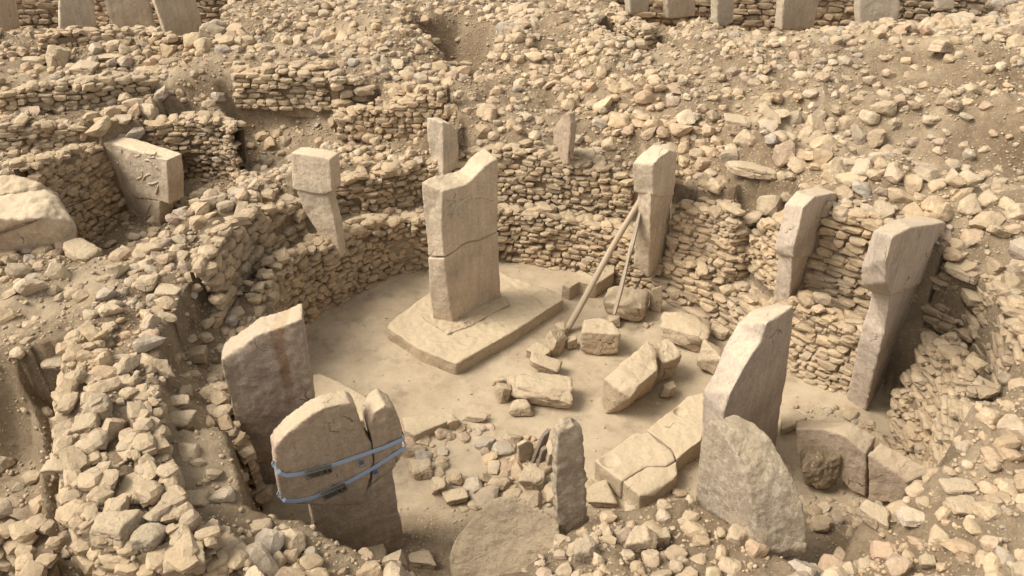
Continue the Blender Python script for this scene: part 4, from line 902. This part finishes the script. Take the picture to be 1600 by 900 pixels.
# ------------------------------------------------------------------ timber props
M_wd1 = wood_mat('weathered_pole', (.50, .40, .28), (.30, .23, .155))
M_wd2 = wood_mat('grey_plank', (.47, .39, .29), (.25, .20, .145))
def along(name, label, a, b, prof, mat, twist=0, tap=1.):
    a = np.array(a); b = np.array(b); L = np.linalg.norm(b - a); me = bpy.data.meshes.new(name); V = []; F = []; k = len(prof); n = 26
    for i in range(n + 1):
        tt = i / n; wob = .025 * math.sin(tt * 5 + twist); sc_ = 1 - (1 - tap) * tt
        for x, y in prof: V.append((x * sc_ + wob, y * sc_ + .02 * math.sin(tt * 7), tt * L))
    for i in range(n):
        for e in range(k): F.append((i * k + e, i * k + (e + 1) % k, i * k + k + (e + 1) % k, i * k + k + e))
    F += [tuple(range(k - 1, -1, -1)), tuple(n * k + q for q in range(k))]
    me.from_pydata(V, [], F); o = meshobj(name, me, mat); o.location = a
    for p_ in me.polygons: p_.use_smooth = k > 6
    q = Vector(tuple(b - a)).to_track_quat('Z', 'X'); o.rotation_mode = 'QUATERNION'; o.rotation_quaternion = q
    return tag(o, label, 'timber prop', 'timber props') if label else o
circ = [(.10 * math.cos(q * math.pi / 6), .095 * math.sin(q * math.pi / 6)) for q in range(12)]
topz = 3.1
ha = P(999, 312, 3.3); hb = P(1008, 312, 3.25)
fa = P(886, 515, .15)
along('timber_prop', 'long rounded timber pole slanting from the platform side up to the propped pillar', fa, ha, circ, M_wd1, 0, .85)
fb = P(962, 492, .65)
t = along('timber_prop', 'doubled sawn plank slanting from the drum-like fragment to the propped pillar', fb, hb, [(-.09, -.075), (.09, -.075), (.09, -.006), (-.09, -.006)], M_wd2)
o2 = along('second_plank', None, (0, 0, 0), (0, 0, np.linalg.norm(hb - fb) * .98), [(-.085, .008), (.08, .008), (.08, .075), (-.085, .075)], M_wd2, .4); o2.parent = t
# cable over the boulder at left
cu = bpy.data.curves.new('c', 'CURVE'); cu.dimensions = '3D'; sp = cu.splines.new('NURBS')
bld = [o for o in COL.objects if o.name == 'boulder'][0]
dgx = bpy.context.evaluated_depsgraph_get(); dgx.update()
def surf(px, py):
    u = (px - 800) / FPX; v = (450 - py) / FPX; d = Vector((u, cT + v * sT, -sT + v * cT)).normalized()
    ok, loc, nrm, *_ = C.ray_cast(bpy.context.evaluated_depsgraph_get(), Vector((0, 0, HC)), d)
    return np.array(loc) + np.array(nrm) * .03
cp_ = [surf(*q) for q in [(-30,374),(0,363),(25,354),(50,346),(75,336),(100,324),(125,315)]]
sp.points.add(len(cp_) - 1)
for q, p in zip(sp.points, cp_): q.co = (*p, 1)
sp.use_endpoint_u = True; sp.order_u = 3; cu.bevel_depth = .028
o = bpy.data.objects.new('c', cu); me = bpy.data.meshes.new_from_object(o); bpy.data.objects.remove(o)
tag(meshobj('steel_cable', me, simple('rusty_wire', (.16, .11, .07), .7, .3)), 'dark rusty cable stretched over the smooth boulder at left', 'cable')

# ------------------------------------------------------------------ loose rubble
# zones in the photograph's frame: polygon, stones per square metre, size range (m), flatness, phrase
Z_ = [
 ('in the rubble slope above the ring, right of the small pale pillar', [(600,20),(960,0),(1210,60),(1210,180),(1130,270),(1060,290),(960,265),(860,240),(700,225),(590,180),(560,60)], 21, (.11, .38)),
 ('in the stony bank behind the narrow leaning pillar', [(470,215),(560,225),(670,225),(720,240),(720,262),(560,300),(525,300),(470,245)], 17, (.12, .32)),
 ('on the terraces at upper left', [(-60,45),(360,40),(440,120),(370,200),(230,200),(-60,235)], 8, (.16, .5)),
 ('on the slope at top left centre', [(330,0),(560,0),(600,110),(500,140),(400,110)], 7, (.1, .4)),
 ('on the terraces between the walls at left', [(-60,195),(240,170),(370,180),(360,215),(190,215),(100,290),(-60,290)], 16, (.14, .42)),
 ('in the gully at upper left centre', [(340,180),(540,170),(680,220),(470,265),(420,300),(340,290)], 9, (.1, .34)),
 ('along the left rim of the ring', [(240,330),(430,262),(470,280),(480,320),(420,330),(370,400),(330,470),(440,455),(360,560),(240,600),(110,560),(150,470),(180,400),(230,370)], 21, (.08, .34)),
 ('beside the soil bank at the left edge', [(-60,370),(120,370),(110,450),(60,490),(-60,520)], 10, (.15, .5)),
 ('on the dusty bank at the left edge', [(-60,450),(180,400),(150,560),(-60,560)], 2.5, (.06, .2)),
 ('in the dark pit at lower left', [(-60,560),(75,600),(90,830),(130,900),(-60,900)], 4, (.08, .24)),
 ('on the thick wall at lower left', [(75,520),(240,590),(240,700),(330,830),(420,830),(420,940),(100,940),(75,760)], 15, (.14, .45)),
 ('on the dusty ledge near the stained slab', [(240,590),(340,590),(380,700),(430,800),(330,830),(240,700)], 4, (.12, .4)),
 ('on the bank at the bottom centre', [(400,780),(520,800),(700,880),(860,830),(1000,800),(1080,790),(1190,860),(1190,960),(380,960)], 15, (.07, .34)),
 ('on the bench above the inner wall', [(500,320),(800,312),(960,335),(1020,400),(980,385),(880,345),(560,370)], 4, (.1, .26)),
 ('behind the propped pillar and masonry block', [(1050,285),(1200,270),(1230,330),(1180,360),(1060,330)], 12, (.14, .45)),
 ('in the grey rubble under the dusty path at right', [(1190,180),(1320,195),(1420,240),(1600,290),(1600,380),(1450,330),(1300,290),(1190,280)], 19, (.12, .42)),
 ('on the soil slope at upper right', [(1200,50),(1500,30),(1640,60),(1640,260),(1400,215),(1210,165)], 4.5, (.08, .38)),
 ('in the tumbled heap at top right', [(1430,0),(1640,0),(1640,120),(1540,120),(1440,90)], 10, (.16, .5)),
 ('along the right rim of the ring', [(1180,275),(1320,300),(1480,340),(1640,380),(1640,760),(1560,700),(1530,560),(1480,440),(1400,350),(1300,340),(1230,320)], 17, (.1, .42)),
 ('in the rubble at lower right', [(1420,640),(1540,560),(1640,660),(1640,960),(1240,960),(1262,820),(1330,780),(1440,760)], 12, (.10, .42)),
 ('in the soil hollow below the tipped slab', [(1180,700),(1250,700),(1400,780),(1330,840),(1250,820)], 14, (.08, .28)),
 ('behind the tipped slab at right', [(1230,612),(1330,640),(1400,690),(1420,720),(1250,660)], 22, (.13, .34)),
 ('in the heap beside the kerb slab', [(635,655),(700,665),(765,640),(765,675),(700,690),(690,742),(640,745)], 26, (.2, .40)),
 ('in the heap around the thin edge-on slab', [(752,690),(800,680),(870,690),(870,790),(690,800),(672,740),(756,765)], 34, (.24, .46)),
 ('between the thin edge-on slab and the cup-marked slab', [(915,720),(935,725),(1000,780),(1060,740),(1090,690),(1090,800),(960,820),(915,800)], 8, (.1, .34)),
 ('at the foot of the props', [(900,490),(975,495),(1030,500),(1000,520),(905,510)], 2.5, (.1, .25)),
 ('under the long prismatic fragment', [(985,600),(1050,560),(1060,625),(1000,640)], 6, (.12, .28)),
 ('on the rubble bank beyond the tipped slab', [(1455,650),(1530,600),(1640,640),(1640,810),(1400,800)], 30, (.16, .46)),
 ('along the parapets at the top edge', [(0,20),(330,45),(330,75),(0,80)], 9, (.2, .5)),
 ('on the far side of the trenches', [(560,0),(960,0),(1100,70),(1440,70),(1440,30),(1200,60),(960,25)], 9, (.16, .42)),
]
def in_poly(x, y, pl_):
    ins = np.zeros(x.shape, bool); n = len(pl_)
    for i in range(n):
        x0, y0 = pl_[i]; x1, y1 = pl_[(i + 1) % n]
        ins ^= ((y0 > y) != (y1 > y)) & (x < (x1 - x0) * (y - y0) / (y1 - y0 + 1e-9) + x0)
    return ins
NC = 210000
cx = RNG.uniform(-24, 26, NC); cy = RNG.uniform(6.5, 42, NC); area = 50 * 35.5
cz = hgt(cx, cy); ppx, ppy, pd = proj(cx, cy, cz)
fpoly = poly(FLOOR)
fs = sdist(cx, cy, fpoly)
slope_x = (hgt(cx + .15, cy) - hgt(cx - .15, cy)) / .3; slope_y = (hgt(cx, cy + .15) - hgt(cx, cy - .15)) / .3
sizen = np.clip(.95 + .9 * fbm(np.stack([cx, cy, cx * 0], -1) * .42, 3, 91), .65, 1.22)
clump = fbm(np.stack([cx, cy, cx * 0], -1) * .55, 3, 77)
CLEAR = [[(-60,700),(60,640),(90,700),(100,900),(20,960),(-60,960)], [(620,0),(790,0),(775,100),(735,112),(690,92),(640,60)], [(1455,560),(1510,590),(1528,660),(1500,690),(1455,640)], [(545,165),(665,160),(650,185),(560,190)], [(150,400),(215,395),(265,335),(240,330),(190,345)]]
clr = np.zeros(NC, bool)
for q_ in CLEAR: clr |= in_poly(ppx, ppy, q_)
fi = np.clip(np.searchsorted(gx, cx), 0, nx - 1); fj = np.clip(np.searchsorted(gy, cy), 0, ny - 1)
dusty = DUST[fj, fi]
sel = []
for zi, (ph, pl_, den, sr) in enumerate(Z_):
    ii = np.nonzero(in_poly(ppx, ppy, pl_))[0]
    keep = RNG.random(len(ii)) < den * 3.5 * area / NC * np.clip(1 + 3.4 * clump[ii], .7 if den >= 26 else .06, 3)
    floorzone = zi >= 22 and zi <= 26 or zi in (20, 21)
    for i in ii[keep]:
        if fs[i] > .1 and not floorzone: continue
        if (clr[i] and RNG.random() < (.8 if s < .16 else .97)) or RNG.random() < dusty[i] * .85: continue
        u = RNG.random() ** 4.6; s = (sr[0] * .5 + (sr[1] * 1.15 - sr[0] * .5) * u) * sizen[i]
        sel.append((i, s, zi))
# a sparse background everywhere outside the ring, also where the photo does not reach
ii = np.nonzero((fs < -1.0) & (RNG.random(NC) < .03))[0]
out_ = (ppx < -60) | (ppx > 1640) | (ppy > 960) | (ppy < -20)
for i in ii: sel.append((i, RNG.uniform(.1, .4), -1 if not out_[i] else -2))
sel.sort(key=lambda a: -a[1])
grid = {}; kept = []
for i, s, zi in sel:
    x, y = cx[i], cy[i]; gk = (int(x // .5), int(y // .5)); ok = True
    for a in (-1, 0, 1):
        for b in (-1, 0, 1):
            for (x2, y2, s2) in grid.get((gk[0] + a, gk[1] + b), ()):
                if (x - x2) ** 2 + (y - y2) ** 2 < ((s + s2) * .36) ** 2: ok = False; break
            if not ok: break
        if not ok: break
    if ok:
        for (x2, y2, r2, h2) in PLACED:
            if (x - x2) ** 2 + (y - y2) ** 2 < (r2 + s * .25) ** 2: ok = False; break
    if ok: grid.setdefault(gk, []).append((x, y, s)); kept.append((i, s, zi))
idx_ = np.array([k[0] for k in kept]); S_ = np.array([k[1] for k in kept]); ZI = np.array([k[2] for k in kept])
n = len(idx_)
LX, LY, LZ = cx[idx_], cy[idx_], cz[idx_]
fl = RNG.uniform(.55, .95, n); el = RNG.uniform(.75, 1.05, n)
SC = np.stack([S_ * .58, S_ * .58 * el, S_ * .58 * el * fl], 1)
AZ = RNG.uniform(0, 6.283, n); TX = RNG.normal(0, .28, n); TY = RNG.normal(0, .28, n)
LOC = np.stack([LX, LY, LZ + SC[:, 2] * RNG.uniform(-.4, .55, n)], 1)
vis = S_ / pd[idx_] * FPX
inframe = (ppx[idx_] > -5) & (ppx[idx_] < 1605) & (ppy[idx_] > 0) & (ppy[idx_] < 915)
# what can be seen: a ray towards each of the largest stones
cand = np.argsort(-vis * inframe)[:900]; chosen = []
dg = bpy.context.evaluated_depsgraph_get(); dg.update()
for k in cand:
    if not inframe[k] or ZI[k] < 0: continue
    d = Vector(LOC[k]) - Vector((0, 0, HC)); L_ = d.length; d.normalize()
    ok, loc, *_r = C.ray_cast(dg, Vector((0, 0, HC)), d, distance=L_ - S_[k] * .7)
    if not ok: chosen.append(int(k))
    if len(chosen) >= 210: break
chosen = np.array(chosen)
pm = {}; stones = []
for k in chosen:
    pi = int(RNG.integers(0, 30)); o = None
    if pi not in pm: pm[pi] = tri_mesh('loose_stone', PROTO[3][pi], ICO[3][1], False); pm[pi].materials.append(M_rubo)
    o = bpy.data.objects.new('loose_stone', pm[pi]); COL.objects.link(o)
    o.location = LOC[k]; o.scale = SC[k]; o.rotation_euler = (TX[k], TY[k], AZ[k])
    stones.append((o, k, pi))
LM = [('the cracked central pillar', 720, 300), ('the narrow leaning pillar', 500, 300), ('the relief-carved pillar', 225, 270), ('the small pale pillar', 692, 230),
      ('the propped pillar', 1020, 280), ('the angular right-hand pillar', 1255, 380), ('the hammer-headed pillar', 1400, 430), ('the grey broken slab', 1180, 580), ('the rust-stained slab', 420, 580),
      ('the strapped slab', 530, 720), ('the thin edge-on slab', 893, 740), ('the weathered slab', 1180, 760), ('the tipped two-part slab', 1340, 710), ('the small upright stone', 880, 215),
      ('the cabled boulder', 40, 340), ('the wedge-shaped standing rock', 96, 88), ('the pale elongated rock', 1362, 801), ('the pink stone', 1382, 857), ('the flat grey stone', 1424, 803),
      ('the square white-topped block', 1497, 26), ('the round stone of the hollow', 728, 97), ('the dark-edged angular block', 1151, 190), ('the pale boulder by the propped pillar', 1172, 259),
      ('the isolated path-side rock', 1453, 186), ('the broad flat boulder', 222, 755), ('the craggy brown boulder', 186, 812), ('the big triangular boulder', 296, 868),
      ('the pitted corner boulder', 100, 558), ('the upright tan boulder', 232, 438), ('the forked pale boulder', 226, 614), ('the level-topped wall', 450, 138), ('the stub of stacked stones', 558, 160),
      ('the masonry block', 1105, 380), ('the long capping stone', 1502, 424), ('the pale far post', 1135, 20), ('the far pale short pillar', 120, 20), ('the large pale-faced rock', 998, 838),
      ('the pointed stone on the front bank', 586, 862), ('the round stone on the dusty ledge', 309, 773), ('the white pitted rock', 911, 852), ('the cup-marked slab', 1010, 700), ('the kerb slab', 670, 660), ('the loaf-like stone', 812, 635), ('the huge sloping slab', 780, 830)]
seen_lab = {}
for o, k, pi in stones:
    x, y, _d = proj(*LOC[k]); best = sorted((math.hypot(x - a, (y - b) * 1.1), nm, a, b) for nm, a, b in LM)[0]
    dd, nm, a, b = best; an = math.degrees(math.atan2(b - y, x - a)) % 360
    dr = ['right of', 'above and right of', 'above', 'above and left of', 'left of', 'below and left of', 'below', 'below and right of'][int((an + 22.5) // 45) % 8]
    far = 'just ' if dd < 55 else ('' if dd < 120 else 'well ')
    fx = fl[k]; shp = 'flat' if fx < .65 else ('squat' if fx < .8 else 'chunky'); sz = 'large' if vis[k] > np.median(vis[chosen]) else 'smaller'
    lab = f'{sz} {shp} weathered stone {far}{dr} {nm}'
    if len(lab.split()) > 13: lab = lab.replace('weathered ', '')
    seen_lab.setdefault(lab, []).append((o, x, y))
for lab, os_ in seen_lab.items():
    if len(os_) == 1: tag(os_[0][0], lab, 'stone', 'larger loose stones on the slopes'); continue
    if len(os_) == 2:
        os_.sort(key=lambda q: q[1]); names = ('left of two', 'right of two')
        if abs(os_[0][2] - os_[1][2]) > abs(os_[0][1] - os_[1][1]): os_.sort(key=lambda q: q[2]); names = ('upper of two', 'lower of two')
        for q, nm_ in zip(os_, names): tag(q[0], lab.replace('weathered ', '').replace('large ', '').replace('smaller ', '').replace('just ', '').replace('well ', '') + ', ' + nm_, 'stone', 'larger loose stones on the slopes')
        continue
    for q in os_: tag(q[0], lab, 'stone', lab.replace('stone', 'stones', 1))
rest = np.setdiff1d(np.arange(n), chosen)
Vs, Fs_, off = [], [], 0
for cond, sub in ((vis[rest] >= 9, 2), (vis[rest] < 9, 1)):
    r_ = rest[cond]
    V, F = batch(PROTO[sub], sub, LOC[r_], SC[r_], AZ[r_], TX[r_], TY[r_]); Vs.append(V); Fs_.append(F + off); off += len(V)
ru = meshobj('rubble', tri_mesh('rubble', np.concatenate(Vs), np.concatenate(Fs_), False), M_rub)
tag(ru, 'smaller rubble stones strewn over every slope and wall top', 'rubble', kind='stuff')
# gravel
m = 40000
gx_ = RNG.uniform(-20, 22, m); gy_ = RNG.uniform(7, 38, m)
q = sdist(gx_, gy_, fpoly); g_cl = fbm(np.stack([gx_, gy_, gx_ * 0], -1) * .9, 3, 55)
kp = ((q < -.1) | (gy_ < 12.9) | (RNG.random(m) < .10)) & (RNG.random(m) < .62 + g_cl) ; gx_, gy_ = gx_[kp], gy_[kp]; k_ = len(gx_)
s = RNG.uniform(.015, .055, k_) * np.where(sdist(gx_, gy_, fpoly) > .3, .6, 1)
V, F = batch(PROTO[1], 1, np.stack([gx_, gy_, hgt(gx_, gy_) + s * .3], 1), np.stack([s * 1.2, s, s * .7], 1), RNG.uniform(0, 6, k_), RNG.normal(0, .3, k_), RNG.normal(0, .3, k_))
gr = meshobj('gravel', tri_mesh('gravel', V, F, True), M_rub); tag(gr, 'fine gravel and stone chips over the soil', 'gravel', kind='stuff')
print('stones', n, 'gravel', k_)
